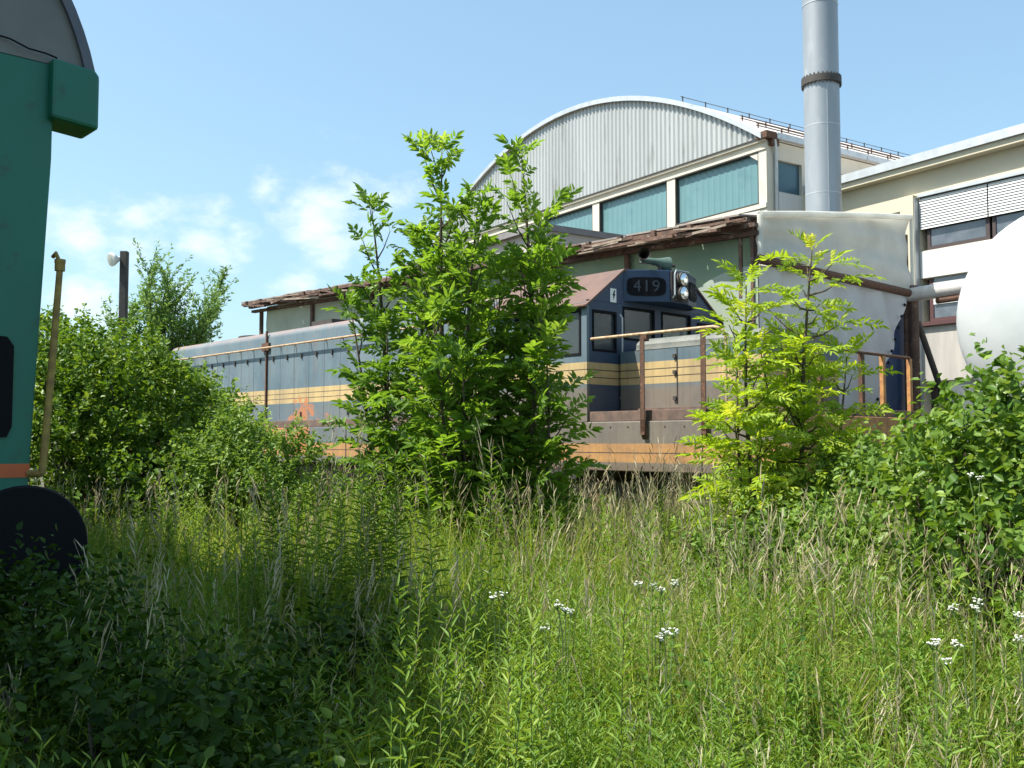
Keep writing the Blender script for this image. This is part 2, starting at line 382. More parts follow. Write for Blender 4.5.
# ------------------------------------------------------------------ the ground and the track
g = MB(); gp = []
xs = [-900, -200, -60] + [i * 2.0 for i in range(-14, 15)] + [60, 200, 900]
ys = [-300, -60] + [i * 2.0 for i in range(-5, 24)] + [80, 250, 1500]
for y in ys:
    gp.append([(x, y, .05 * mnoise.noise(Vector((x * .3, y * .3, 0))) if abs(x) < 40 and abs(y) < 60 else 0) for x in xs])
g.grid(gp); tag(g.build('ground', M['ground'], smooth=True), kind='structure')
RZ = math.atan2(-.737, .676)
EX = Vector((math.cos(RZ), math.sin(RZ), 0)); EY = Vector((-EX.y, EX.x, 0))
LO = Vector((1.035, 13.76, 0))
def loc2w(x, y, z=0): return LO + EX * x + EY * y + Vector((0, 0, z))
def w2loc(X, Y): v = Vector((X, Y, 0)) - LO; return v.dot(EX), v.dot(EY)
tr = empty('railway_track', LO, RZ); tag(tr, kind='structure')
b = MB(); b.prism([(0, -.6, .005), (0, 3.7, .005), (0, 3.1, .1), (0, 0, .1)], (1, 0, 0)); bb = MB()
bb.prism([(-24, -.6, .06), (-24, 3.7, .06), (-24, 3.1, .13), (-24, 0, .13)], (40, 0, 0)); bb.build('ballast', M['ballast'], tr)
r_ = MB(); 
for yy in (.8, 2.3): r_.box(-24, 16, yy - .035, yy + .035, .17, .30)
r_.build('rail', M['rust'], tr)
s_ = MB()
for i in range(60): s_.box(-23.5 + i * .65, -23.25 + i * .65, .25, 2.85, .08, .168)
s_.build('sleeper', M['timber'], tr)

# ------------------------------------------------------------------ the diesel locomotive
loco = empty('diesel_locomotive', LO, RZ)
tag(loco, 'faded blue diesel locomotive with yellow stripes standing behind the saplings', 'locomotive')
XF, XB, W = 3.17, -15.9, 3.1
MB().box(XB, XF, 0, W, 1.2, 1.86).build('skirt', M['loco'], loco, bevel=.012)
MB().box(XB, XF + .02, .03, W - .03, 1.863, 2.0).build('walkway', M['brown_steel'], loco, bevel=.006)
m = MB()
for i in range(62):
    x = XB + .2 + i * .31
    m.disc((x, -.008, 1.79), (0, 1, 0), .013, .02, 8)
    if i % 3 == 0: m.disc((x + .1, -.008, 1.27), (0, 1, 0), .014, .02, 8)
m.build('rivets', M['brown_steel'], loco)
for x in (1.92, -6.0): MB().box(x, x + .022, -.006, .02, 1.22, 1.85).build('skirt_seam', M['dark_steel'], loco)
m = MB()
for x in (-.55,): m.tube([(x, -.01, 1.42), (x, -.05, 1.42), (x, -.05, 1.22), (x + .2, -.05, 1.2), (x + .2, -.05, 1.4), (x + .2, -.01, 1.4)], .01, 6)
m.build('brake_handle', M['rust'], loco)
# hoods
def hood_profile(y0, y1, z0, z1, r, steps=6):
    p = [(y0, z0)]
    for i in range(steps + 1):
        a = math.pi - i / steps * math.pi / 2; p.append((y0 + r + r * math.cos(a), z1 - r * .6 + r * .6 * math.sin(a)))
    for i in range(steps + 1):
        a = math.pi / 2 - i / steps * math.pi / 2; p.append((y1 - r + r * math.cos(a), z1 - r * .6 + r * .6 * math.sin(a)))
    p.append((y1, z0)); return p
prof = hood_profile(.64, 2.46, 2.0, 3.99, .3)
m = MB(); m.prism([(-15, y, z) for y, z in prof], (12.8, 0, 0)); lh = m.build('long_hood', M['loco_doors'], loco, smooth=True)
# door latches of the long hood
for i in range(21):
    x = -14.5 + i * .58
    MB().box(x + .05, x + .08, .61, .639, 3.3, 3.4).build('door_latch', M['dark_steel'], lh)
    if i % 3 == 1: MB().box(x + .04, x + .07, .615, .639, 2.1, 2.2).build('door_latch', M['dark_steel'], lh)
m = MB(); m.box(-10.1, -10.06, .6, .639, 2.0, 3.98); m.box(-10.25, -9.95, .59, .639, 3.55, 3.72); m.build('hood_seam', M['rust'], lh)
m = MB(); m.tube([(-15, .52, 3.6), (-2.25, .52, 3.6)], .022, 8)
for i in range(22): m.tube([(-14.9 + i * .6, .52, 3.6), (-14.9 + i * .6, .645, 3.6)], .014, 6)
m.build('hood_handrail', M['rail_paint'], lh, smooth=True)
for x in (-4.5, -6.5, -12): MB().disc((x, 1.55, 3.985), (0, 0, 1), .55, .07, 24).build('roof_fan', M['dark_steel'], lh)
MB().box(-9.2, -8.4, 1.2, 1.9, 3.98, 4.15).build('exhaust', M['dark_steel'], lh)
# long walkway posts at the side
prof2 = hood_profile(.64, 2.46, 2.0, 3.03, .22)
m = MB(); m.box(.05, 2.4, .64, 2.46, 2.003, 2.858); sh = m.build('short_hood', M['loco'], loco, smooth=False)
m = MB(); pf = [(y, z) for y, z in prof2 if z > 2.855]; pf = [(.635, 2.862)] + [(y if y > .66 else .645, z + .004) for y, z in pf] + [(2.465, 2.862)]
m.prism([(.34, y, z) for y, z in pf], (2.08, 0, 0)); m.build('hood_lid', M['grey_top'], sh, smooth=True)
for x in (1.05, 2.0): MB().box(x, x + .015, .632, .639, 2.1, 2.85).build('access_door_edge', M['dark_steel'], sh)
for z in (2.15, 2.5, 2.72): MB().box(1.0, 1.048, .61, .639, z, z + .05).build('door_hinge', M['dark_steel'], sh)
m = MB(); m.box(.06, 2.44, .612, .66, 2.003, 2.05); m.build('hood_base_strip', M['brown_steel'], sh)
# nose details (platform end)
m = MB(); m.box(XF, XF + .12, .1, 3.0, 1.1, 1.9); m.build('buffer_beam', M['post_orange'], loco, bevel=.01)
for yy in (.68, 2.42):
    m = MB(); m.tube([(XF + .12, yy, 1.32), (XF + .5, yy, 1.32)], [.12, .09], 16); m.disc((XF + .5, yy, 1.32), (1, 0, 0), .25, .05, 28); m.build('buffer', M['dark_steel'], loco, smooth=True)
# cab
ZE, ZT = 3.5, 4.07; CB = -2.25
def wall_x(mb, x0, x1, y0, y1, z0, z1, holes):   # wall in the yz plane, thickness x0..x1
    ysx = sorted({y0, y1, *[h[0] for h in holes], *[h[1] for h in holes]}); zs = sorted({z0, z1, *[h[2] for h in holes], *[h[3] for h in holes]})
    for i in range(len(ysx) - 1):
        for j in range(len(zs) - 1):
            cy = (ysx[i] + ysx[i + 1]) / 2; cz = (zs[j] + zs[j + 1]) / 2
            if any(h[0] < cy < h[1] and h[2] < cz < h[3] for h in holes): continue
            mb.box(x0, x1, ysx[i], ysx[i + 1], zs[j], zs[j + 1])
def wall_y(mb, y0, y1, x0, x1, z0, z1, holes):
    xs_ = sorted({x0, x1, *[h[0] for h in holes], *[h[1] for h in holes]}); zs = sorted({z0, z1, *[h[2] for h in holes], *[h[3] for h in holes]})
    for i in range(len(xs_) - 1):
        for j in range(len(zs) - 1):
            cx = (xs_[i] + xs_[i + 1]) / 2; cz = (zs[j] + zs[j + 1]) / 2
            if any(h[0] < cx < h[1] and h[2] < cz < h[3] for h in holes): continue
            mb.box(xs_[i], xs_[i + 1], y0, y1, zs[j], zs[j + 1])
def dissolve(o):
    import bmesh
    bm = bmesh.new(); bm.from_mesh(o.data); bmesh.ops.remove_doubles(bm, verts=bm.verts, dist=1e-5)
    # drop inner faces shared by two boxes
    seen = {}
    for f in bm.faces:
        k = tuple(round(c, 4) for c in f.calc_center_median()); seen.setdefault(k, []).append(f)
    dead = [f for l in seen.values() if len(l) > 1 for f in l]
    bmesh.ops.delete(bm, geom=dead, context='FACES'); bm.to_mesh(o.data); bm.free()
hf = [(.12, .60, 2.86, 3.42), (.76, 1.45, 3.06, 3.52), (1.63, 2.32, 3.06, 3.52), (2.5, 2.98, 2.86, 3.42)]
m = MB(); wall_x(m, -.06, 0, .05, W - .05, 2.0, 3.56, hf)
o = m.build('cab_front', M['loco_front_shade'], loco); dissolve(o); cabf = o
m = MB(); m.prism([(-.058, .03, 3.563), (-.058, .10, 3.563), (-.058, .77, ZT - .02), (-.058, 2.33, ZT - .02), (-.058, 3.0, 3.563)], (.061, 0, 0)); m.build('gable', M['navy_shade'], cabf)
hs_ = [(-.72, -.12, 2.8, 3.42), (-1.45, -.78, 2.8, 3.42)]
m = MB(); wall_y(m, -.004, .046, CB, 0, 1.865, 3.52, hs_); wall_y(m, W - .046, W + .004, CB, 0, 1.865, 3.52, hs_)
o = m.build('cab_side', M['loco'], loco); dissolve(o)
for (y0, y1, z0, z1) in hf:
    fm = MB(); a = .022
    fm.box(-.01, .008, y0 - .012, y0 + a, z0 - .012, z1 + .012); fm.box(-.01, .008, y1 - a, y1 + .012, z0 - .012, z1 + .012); fm.box(-.01, .007, y0, y1, z0 - .012, z0 + a); fm.box(-.01, .007, y0, y1, z1 - a, z1 + .012)
    f = fm.build('window_frame', M['black'], cabf)
    MB().box(-.035, -.028, y0, y1, z0, z1).build('pane', M['glass'], cabf)
cs = o
for (x0, x1, z0, z1) in hs_:
    fm = MB(); a = .022
    fm.box(x0 - .012, x0 + a, -.014, .01, z0 - .012, z1 + .012); fm.box(x1 - a, x1 + .012, -.014, .01, z0 - .012, z1 + .012); fm.box(x0, x1, -.013, .01, z0 - .012, z0 + a); fm.box(x0, x1, -.013, .01, z1 - a, z1 + .012)
    fm.build('window_frame', M['black'], cs)
    MB().box(x0, x1, .018, .024, z0, z1).build('pane', M['glass'], cs)
    MB().box(x0, x1, W - .024, W - .018, z0, z1).build('pane', M['glass'], cs)
m = MB(); wall_x(m, CB, CB + .05, .05, W - .05, 2.0, 3.56, [(.9, 1.4, 2.9, 3.4), (1.7, 2.2, 2.9, 3.4)]); m.prism([(CB, .03, 3.563), (CB, .77, ZT - .02), (CB, 2.33, ZT - .02), (CB, 3.07, 3.563)], (.05, 0, 0))
m.build('cab_rear', M['navy_shade'], loco)
m = MB(); m.box(-1.3, -.5, .9, 2.2, 2.0, 2.95); m.build('control_desk', M['grey_top'], loco, bevel=.03)
# roof: flat with folded sides
t_ = .035
rp = [(-.05, ZE - .02), (.76, ZT), (2.34, ZT), (W + .05, ZE - .02)]
m = MB()
pts = rp + [(y, z - t_) for y, z in reversed(rp)]
for i in range(3):
    a, c = rp[i], rp[i + 1]
    m.prism([(CB - .04, a[0], a[1]), (CB - .04, c[0], c[1]), (CB - .04, c[0], c[1] - t_), (CB - .04, a[0], a[1] - t_)], (-CB + .07, 0, 0))
m.build('cab_roof', M['cab_roof'], loco)
m = MB(); m.tube([(CB, -.055, ZE - .035), (0.02, -.055, ZE - .035)], .018, 8); m.build('rain_gutter', M['rust'], loco)
# headlight box over the windscreen
bx = [(.0, .76), (.42, 1.30), (.42, 1.72), (.2, 2.22), (.0, 2.34)]
m = MB(); m.prism([(x, y, 3.60) for x, y in bx], (0, 0, .465)); hb = m.build('headlight_box', M['navy_shade'], loco, bevel=.012)
def on_face(a, c, u, z, off):   # point on a face of the box
    A = Vector((a[0], a[1], 0)); C = Vector((c[0], c[1], 0)); d = (C - A).normalized(); n = Vector((d.y, -d.x, 0))
    p = A + (C - A) * u + n * off; return Vector((p.x, p.y, z)), d, n
for a, c in ((bx[0], bx[1]), (bx[2], bx[3])):
    p, d, n = on_face(a, c, .5, 3.82, .002)
    m = MB(); pl = []
    for k in range(28):
        an = 2 * math.pi * k / 28; cx = math.copysign(abs(math.cos(an)) ** .45, math.cos(an)); sz = math.copysign(abs(math.sin(an)) ** .45, math.sin(an))
        pl.append(p + d * (cx * min(.285, (Vector((c[0] - a[0], c[1] - a[1]))).length * .43)) + Vector((0, 0, sz * .135)))
    m.prism(pl, n * .014); nb = m.build('number_board', M['black'], hb)
    cu = bpy.data.curves.new('digits', 'FONT'); cu.body = '419'; cu.size = .24; cu.extrude = .002; cu.align_x = 'CENTER'; cu.align_y = 'CENTER'
    cu.space_character = 1.15
    to = bpy.data.objects.new('tmp', cu); COL.objects.link(to)
    me = bpy.data.meshes.new_from_object(to.evaluated_get(bpy.context.evaluated_depsgraph_get())); bpy.data.objects.remove(to)
    me.materials.append(M['digits']); do = bpy.data.objects.new('number_digits', me); COL.objects.link(do); do.parent = nb
    Mx = Matrix((( d.x, 0, n.x, 0), (d.y, 0, n.y, 0), (d.z, 1, n.z, 0), (0, 0, 0, 1))); Mx.translation = p + n * .017
    do.matrix_local = Mx
m = MB(); m.box(.423, .445, 1.31, 1.71, 3.62, 4.05); lp = m.build('headlight_plate', M['dark_steel'], hb, bevel=.01)
for z in (3.74, 3.94):
    m = MB(); m.tube([(.44, 1.5, z), (.53, 1.5, z)], [.105, .105], 20); hl = m.build('headlight', M['dark_steel'], lp, smooth=True)
    m = MB(); m.tube([(.531, 1.5, z), (.545, 1.5, z), (.552, 1.5, z)], [.09, .07, .02], 20); m.build('lens', M['chrome'], hl, smooth=True)
m = MB(); m.tube([(.46, 1.315, 3.66), (.5, 1.315, 3.7), (.5, 1.315, 4.0), (.46, 1.4, 4.07), (.46, 1.7, 4.07)], .012, 6); m.build('lamp_guard', M['metal_trim'], lp)
# white sign with flash
m = MB(); m.box(.004, .012, .475, .605, 3.565, 3.765); ws = m.build('warning_sign', M['white_sign'], cabf, bevel=.01)
m = MB(); m.prism([(.0135, .555, 3.74), (.0135, .52, 3.665), (.0135, .54, 3.665), (.0135, .53, 3.60), (.0135, .58, 3.685), (.0135, .558, 3.685), (.0135, .575, 3.74)], (.002, 0, 0)); m.build('flash_mark', M['black'], ws)
# horns
hn = MB(); hn.tube([(.2, 1.35, 4.07), (.2, 1.35, 4.22)], .03, 8); hn.tube([(.2, 1.6, 4.07), (.2, 1.55, 4.2)], .03, 8); hn.tube([(.1, 1.3, 4.2), (.2, 1.7, 4.2)], .025, 8)
hnb = hn.build('horn_bracket', M['dark_steel'], loco)
m = MB(); m.tube([(-.05, 1.22, 4.24), (.14, 1.04, 4.26), (.24, .94, 4.27), (.30, .88, 4.275)], [.03, .04, .06, .09], 16, False); m.tube([(-.05, 1.22, 4.24), (.15, 1.3, 4.2)], .025, 8); m.build('horn', M['dark_steel'], loco, smooth=True)
m = MB(); m.tube([(.05, 1.1, 4.24), (.16, 1.3, 4.22), (.2, 1.42, 4.2), (.22, 1.50, 4.19)], [.045, .05, .09, .12], 16, True); m.build('horn', M['horn_green'], loco, smooth=True)
# handrails of the short hood walkway
m = MB(); m.tube([(.08, 0, 3.0), (2.12, 0, 3.0), (2.24, 0, 2.97), (2.3, 0, 2.88), (2.3, 0, 1.95)], [.021, .021, .021, .018, .013], 8)
m.build('handrail', M['rail_paint'], loco, smooth=True)
for x in (1.03, 2.0):
    m = MB(); m.box(x - .035, x + .035, -.06, -.045, 1.68, 2.95); m.box(x - .035, x - .028, -.06, .01, 1.75, 2.9); m.prism([(x - .03, -.06, 1.72), (x + .03, -.06, 1.72), (x + .05, 0, 1.62), (x - .05, 0, 1.62)], (0, 0, .16)); m.box(x - .05, x + .05, -.03, .03, 2.9, 2.98)
    m.build('rail_post', M['rust'], loco)
m = MB(); m.tube([(XF - .05, 0, 2.72), (XF - .05, 3.05, 2.72)], .02, 8); m.build('end_handrail', M['rust'], loco)
for yy in (0.02, .75, 1.75, 2.3, 3.05):
    m = MB(); m.box(XF - .08, XF - .03, yy - .035, yy + .035, 1.7, 2.71); m.build('end_post', M['post_orange'] if yy > 1.8 else M['rust'], loco)
m = MB(); m.tube([(.03, .66, 2.2), (.07, .66, 2.25), (.07, .66, 3.35), (.03, .66, 3.4)], .012, 6); m.build('grab_rail', M['metal_trim'], loco)
m = MB()
for k in range(4): m.box(2.49, 3.11, .02, .35, .4 + k * .25, .44 + k * .25)
m.box(2.48, 2.5, .02, .35, .35, 1.2); m.box(3.1, 3.12, .02, .35, .35, 1.2); m.build('steps', M['dark_steel'], loco)
# running gear
m = MB(); m.box(-8.6, -4.2, .3, 2.8, .55, 1.19); m.build('fuel_tank', M['dark_steel'], loco, bevel=.08)
for cx in (-.3, -12.2):
    bo = MB(); bo.box(cx - 2.1, cx + 2.1, .35, .5, .75, 1.05); bo.box(cx - 2.1, cx + 2.1, 2.6, 2.75, .75, 1.05); bo.box(cx - .4, cx + .4, .5, 2.6, .7, 1.18)
    bog = bo.build('bogie', M['dark_steel'], loco, bevel=.02)
    for dx in (-1.6, 0, 1.6):
        w = MB()
        for yy in (.72, 2.25): w.disc((cx + dx, yy, .77), (0, 1, 0), .47, .13, 28)
        w.tube([(cx + dx, .5, .77), (cx + dx, 2.6, .77)], .09, 10); w.build('wheelset', M['brown_steel'], bog, smooth=True)
        w = MB(); w.disc((cx + dx, .2, .77), (0, 1, 0), .14, .16, 16); w.box(cx + dx - .19, cx + dx + .19, .3, .36, .6, .95)
        w.build('axle_box', M['brown_steel'], bog)
        for sx in (-.5, .5):
            w = MB(); w.tube([(cx + dx + sx * .9, .27 , .72 + .3 * i / 24.) if 0 else (cx + dx + sx * .75 + .06 * math.cos(i * 1.3), .27 + .06 * math.sin(i * 1.3), .76 + .36 * i / 24.) for i in range(25)], .015, 5); w.build('coil_spring', M['brown_steel'], bog)

# ------------------------------------------------------------------ green wagon at the left edge
GO = Vector((-2.615, 5.6, 0))
wg = empty('green_railway_wagon', GO, RZ)
tag(wg, 'green railway wagon end with grey arched roof gable and orange stripe', 'railway wagon')
m = MB(); m.prism([(-9, -2.92, 1.28), (-9, -.08, 1.28), (-9, 0, 3.2), (-9, 0, 3.745), (-9, -3.0, 3.745), (-9, -3.0, 3.2)], (9, 0, 0))
m.build('body', M['green'], wg, bevel=.01)
m = MB(); m.prism([(.001, -2.90, 1.40), (.001, -.077, 1.40), (.001, -.074, 1.475), (.001, -2.90, 1.475)], (.003, 0, 0)); m.prism([(-8.9, -.074, 1.40), (-8.9, -.071, 1.475), (-8.9, -.066, 1.475), (-8.9, -.069, 1.40)], (8.88, 0, 0)); m.build('stripe', M['orange_stripe'], wg)
cy, cz, rr = -1.5, 3.35, 1.745
a0 = math.asin((3.745 - cz) / rr)
arc = [(cy + rr * math.cos(a), cz + rr * math.sin(a)) for a in [a0 + (math.pi - 2 * a0) * i / 40 for i in range(41)]]
m = MB(); m.prism([(-.03, y * 1.0 if abs(y - cy) < 1.6 else cy + (y - cy) * .985, z) for y, z in arc], (.03, 0, 0)); m.build('end_gable', M['grey_end'], wg)
m = MB()
ro = [(cy + (rr + .02) * math.cos(a), cz + (rr + .02) * math.sin(a)) for a in [a0 + (math.pi - 2 * a0) * i / 40 for i in range(41)]]
for i in range(40):
    (y1, z1), (y2, z2) = ro[i], ro[i + 1]; (y3, z3), (y4, z4) = arc[i], arc[i + 1]
    m.prism([(-9.05, y1, z1), (-9.05, y2, z2), (-9.05, cy + (y4 - cy) * .98, cz + (z4 - cz) * .98), (-9.05, cy + (y3 - cy) * .98, cz + (z3 - cz) * .98)], (9.08, 0, 0))
m.build('roof', M['wagon_roof'], wg)
for (y0, y1) in ((-.03, .235), (-3.235, -2.97)):
    m = MB(); m.prism([(-.2, y0, 3.42), (-.2, y1, 3.40), (-.2, y1, 3.72), (-.2, y1 - .03, 3.75), (-.2, y0, 3.765)], (.27, 0, 0)); m.build('corner_box', M['green'], wg, bevel=.02)
m = MB(); m.tube([(.015, -.30, 3.83), (.03, -.24, 3.82), (.035, -.15, 3.79), (.04, -.06, 3.785), (.05, .0, 3.77)], .005, 6); m.build('cable', M['black'], wg)
m = MB(); m.prism([(.003, -.9, 1.62), (.003, -.20, 1.62), (.003, -.175, 1.68), (.003, -.175, 2.12), (.003, -.21, 2.17), (.003, -.9, 2.2)], (.012, 0, 0)); m.build('end_hatch', M['black'], wg)
m = MB()
m.tube([(.0, .02, 2.64), (.03, .025, 2.66), (.06, .04, 2.6), (.06, .04, 2.56)], .012, 6); m.tube([(.06, .04, 2.57), (.06, .01, 2.0), (.06, -.025, 1.42)], [.018, .021, .021], 10); m.tube([(.06, .04, 2.60), (.06, .04, 2.62)], .03, 12)
m.tube([(.0, -.08, 1.42), (.06, -.03, 1.42)], .02, 8); m.disc((.06, .04, 2.555), (0, 0, 1), .028, .05, 12)
m.build('grab_pole', M['brass'], wg, smooth=True)
for y_, z_ in ((-.42, 3.98), (-.33, 3.93), (-.36, 3.90)): MB().disc((.0, y_, z_), (1, 0, 0), .012, .004, 9).build('screw_hole', M['black'], wg)
m = MB(); m.box(-.01, .02, .0, .04, 1.9, 1.93); m.build('door_hinge', M['dark_steel'], wg)
MB().box(-9, .06, -2.9, -.1, 1.0, 1.276).build('underframe', M['dark_steel'], wg)
for yy in (-.30, -2.45):
    m = MB(); m.tube([(.06, yy, 1.08), (.42, yy, 1.08), (.42, yy, 1.08), (.66, yy, 1.08)], [.15, .13, .09, .09], 20); m.tube([(.66, yy, 1.08), (.69, yy, 1.08), (.71, yy, 1.08), (.715, yy, 1.08)], [.285, .305, .295, .2], 40)
    m.build('buffer', M['black'], wg, smooth=True)
m = MB()
for x in (-1.6, -7.4):
    for yy in (-.8, -2.3): m.disc((x, yy, .62), (0, 1, 0), .46, .13, 28)
    m.tube([(x, -2.3, .62), (x, -.7, .62)], .08, 10)
m.build('wheelset', M['dark_steel'], wg)
gt = empty('railway_siding', GO, RZ); tag(gt, kind='structure')
m = MB()
for yy in (-.75, -2.25): m.box(-14, 6, yy - .035, yy + .035, .04, .16)
m.build('rail', M['rust'], gt)

# ------------------------------------------------------------------ canvas shelter behind the locomotive
SO = LO + EY * 3.5 + EX * .41
SO = Vector((3.89, 15.82, 0))
sh_ = empty('canvas_shelter', SO, RZ)
tag(sh_, 'ramshackle timber shelter hung with white canvas and green tarpaulins behind the locomotive', 'shelter')
SW = 5.14; SL = 16.3
def sheet(P00, P10, P11, P01, nu, nv, amp, freq=1.2, seed=0, nrm=None, folds=0):
    P00, P10, P11, P01 = map(Vector, (P00, P10, P11, P01)); n = nrm or (P10 - P00).cross(P01 - P00).normalized(); rows = []
    for j in range(nv + 1):
        v = j / nv; row = []
        for i in range(nu + 1):
            u = i / nu; p = P00.lerp(P10, u).lerp(P01.lerp(P11, u), v)
            q = p * freq + Vector((seed, seed * 2, 0)); d = mnoise.noise(q) + .5 * mnoise.noise(q * 2.3)
            if folds: d += .5 * math.sin((u * folds + v * 1.4 + mnoise.noise(q * .5)) * 6.28) * (1 - .3 * v)
            row.append(p + n * d * amp)
        rows.append(row)
    m = MB(); m.grid(rows); return m
# roof
def rz_(x): return 5.12 + (-x) * .019
m = MB()
for i in range(14):
    xa = -SL - .3 + i * (SL + .25) / 14; xb = xa + (SL + .25) / 14 - .02; dz = random.uniform(-.02, .02)
    m.prism([(xa, -.35, rz_(xa) + .02 + dz), (xa, SW / 2, rz_(xa) + .40 + dz), (xa, SW / 2, rz_(xa) + .43 + dz), (xa, -.35, rz_(xa) + .05 + dz)], (xb - xa, 0, rz_(xb) - rz_(xa)))
    m.prism([(xa, SW / 2, rz_(xa) + .40 + dz), (xa, SW + .1, rz_(xa) + .77 + dz), (xa, SW + .1, rz_(xa) + .80 + dz), (xa, SW / 2, rz_(xa) + .43 + dz)], (xb - xa, 0, rz_(xb) - rz_(xa)))
rf = m.build('roof', M['asphalt_sheet'], sh_)
m = MB()
for k, (yy, dz, wd) in enumerate(((-.33, -.03, .1), (-.12, -.09, .1), (-.02, -.20, .12))):
    for i in range(6):
        xa = -SL - .2 + i * (SL + .2) / 6; xb = xa + (SL + .2) / 6 + .1
        m.bar((xa, yy, rz_(xa) + dz + random.uniform(-.02, .02)), (xb, yy, rz_(xb) + dz + random.uniform(-.03, .02)), wd, .07)
m.build('eaves_beam', M['timber'], rf)
for i in range(46):
    xa = random.uniform(-SL, -.6); ln = random.uniform(.5, 1.9); m = MB()
    m.bar((xa, random.uniform(-.48, -.36), rz_(xa) - random.uniform(.0, .2)), (min(xa + ln, .1), random.uniform(-.46, -.3), rz_(xa + ln) - random.uniform(.0, .2)), random.uniform(.03, .07), random.uniform(.02, .05)); m.build('loose_lath', M['lath'] if i % 3 == 0 else M['timber'], rf)
m = MB()
for i in range(22):
    xa = -SL + .1 + i * .76; m.bar((xa, -.42, rz_(xa) - .03), (xa, SW / 2, rz_(xa) + .30), .08, .10)
m.build('rafter', M['timber'], rf)
for i in range(7):
    for yy in (.0, SW):
        m = MB(); m.tube([(-SL + .15 + i * (SL - .2) / 6, yy + .05, 0), (-SL + .15 + i * (SL - .2) / 6, yy + .05, rz_(-SL + i * SL / 6) - .15 + (.65 if yy else 0))], .06, 8); m.build('post', M['timber'], sh_)
# green side tarps (seen above the locomotive)
sheet((-SL + .3, .1, 4.2), (-9.5, .1, 4.2), (-9.5, .1, rz_(-9.5) - .1), (-SL + .3, .1, rz_(-SL) - .1), 30, 10, .06, 1.2, 3).build('pale_side_tarp', M['tarp_pale'], sh_, smooth=True)
sheet((-9.45, .1, 1.0), (-5.5, .1, 1.0), (-5.5, .1, 5.1), (-9.45, .1, 5.15), 20, 20, .06, 1.2, 4).build('side_tarp', M['tarp_green'], sh_, smooth=True)
sheet((-4.4, .1, 1.0), (-.12, .1, 1.0), (-.12, .1, 4.98), (-4.4, .1, 5.05), 30, 30, .07, .9, 5, folds=1.5).build('side_tarp', M['tarp_green'], sh_, smooth=True)
sheet((-5.5, .3, 1.0), (-4.4, .3, 1.0), (-4.4, .3, 4.6), (-5.5, .3, 5.0), 14, 14, .12, 1.5, 6, folds=2).build('side_tarp', M['canvas'], sh_, smooth=True)
rows = []
for j in range(16):
    row = []
    for i in range(25):
        u = i / 24; x = -2.1 + u * 2.15; top = 3.35 + 1.05 * math.sin(min(1, u * 1.1) * 1.57) ** .8; z = 1 + (top - 1) * j / 15
        row.append((x, -.03 + .04 * mnoise.noise(Vector((x * 2, z * 2, 3))), z))
    rows.append(row)
MB().grid(rows).build('pale_tarp', M['tarp_pale'], sh_, smooth=True)
# end wall
m = sheet((.05, 0, 4.50), (.05, SW, 4.50), (.05, SW, 5.93), (.05, 0, 5.2), 70, 28, .085, 1.0, 9, folds=1.7); 
m.build('upper_canvas', M['canvas'], sh_, smooth=True)
sheet((.13, -.05, 5.245), (.13, SW + .1, 5.97), (-.75, SW + .1, 5.99), (-.75, -.05, 5.265), 40, 6, .012, 2, 19).build('canvas_fold', M['canvas'], sh_, smooth=True)
m = MB(); m.tube([(.1, -.02, 5.2), (.11, 1.2, 5.39), (.1, 2.5, 5.58), (.11, 3.8, 5.76), (.1, SW + .02, 5.94)], .055, 8); m.tube([(.1, -.02, 5.2), (.09, 0, 4.5)], .045, 8); m.build('rolled_hem', M['canvas'], sh_, smooth=True)
m = MB(); m.tube([(.1, -.05, 4.48), (.1, SW + .05, 4.44)], .075, 10); m.build('beam', M['rust'], sh_, smooth=True)
m = MB(); m.bar((.12, SW - .02, 4.55), (.12, SW - .02, 5.9), .05, .05); m.build('corner_flap', M['canvas'], sh_)
rows = []
for j in range(31):
    z = 4.42 - (4.42 - 1.7) * j / 30; e = 5.08 + (3.45 - 5.08) * ((4.42 - z) / 2.66); row = []
    for i in range(41):
        u = i / 40; y = .02 + (e - .02) * u; row.append((.02 + .05 * mnoise.noise(Vector((y * .9, z * .6, 8))) + .05 * math.sin(y * 7 + z * 2.6 + 2 * mnoise.noise(Vector((y * .8, z * .8, 1)))), y, z))
    rows.append(row)
MB().grid(rows).build('lower_canvas', M['canvas_blue'], sh_, smooth=True)
m = MB()
for i in range(11):
    z = 4.2 - i * .23; e = 5.08 + (3.45 - 5.08) * ((4.42 - z) / 2.66); m.disc((.085, e - .11, z), (1, 0, 0), .03, .02, 12)
m.build('eyelet', M['black'], sh_)
sheet((-.14, 2.4, .2), (-.14, SW + .2, .2), (-.14, SW + .2, 4.38), (-.14, 2.4, 4.38), 20, 20, .035, 1.3, 14, folds=3).build('blue_tarp', M['tarp_blue'], sh_, smooth=True)
m = MB(); m.tube([(.12, SW + .02, 0), (.12, SW + .02, 4.6)], .085, 10); m.build('corner_post', M['timber'], sh_)
m = MB(); m.tube([(.15, SW + .1, 3.9), (.5, SW + .75, 1.9)], .06, 8); m.tube([(.15, SW - .1, 1.9), (.5, SW + 1.1, 1.9)], .035, 8); m.build('brace', M['dark_steel'], sh_)
m = MB(); m.box(-.06, -.01, -.06, -.02, 3.2, 5.0); m.box(-.3, -.24, -.04, 0, 3.9, 4.9); m.build('door_batten', M['timber'], sh_)

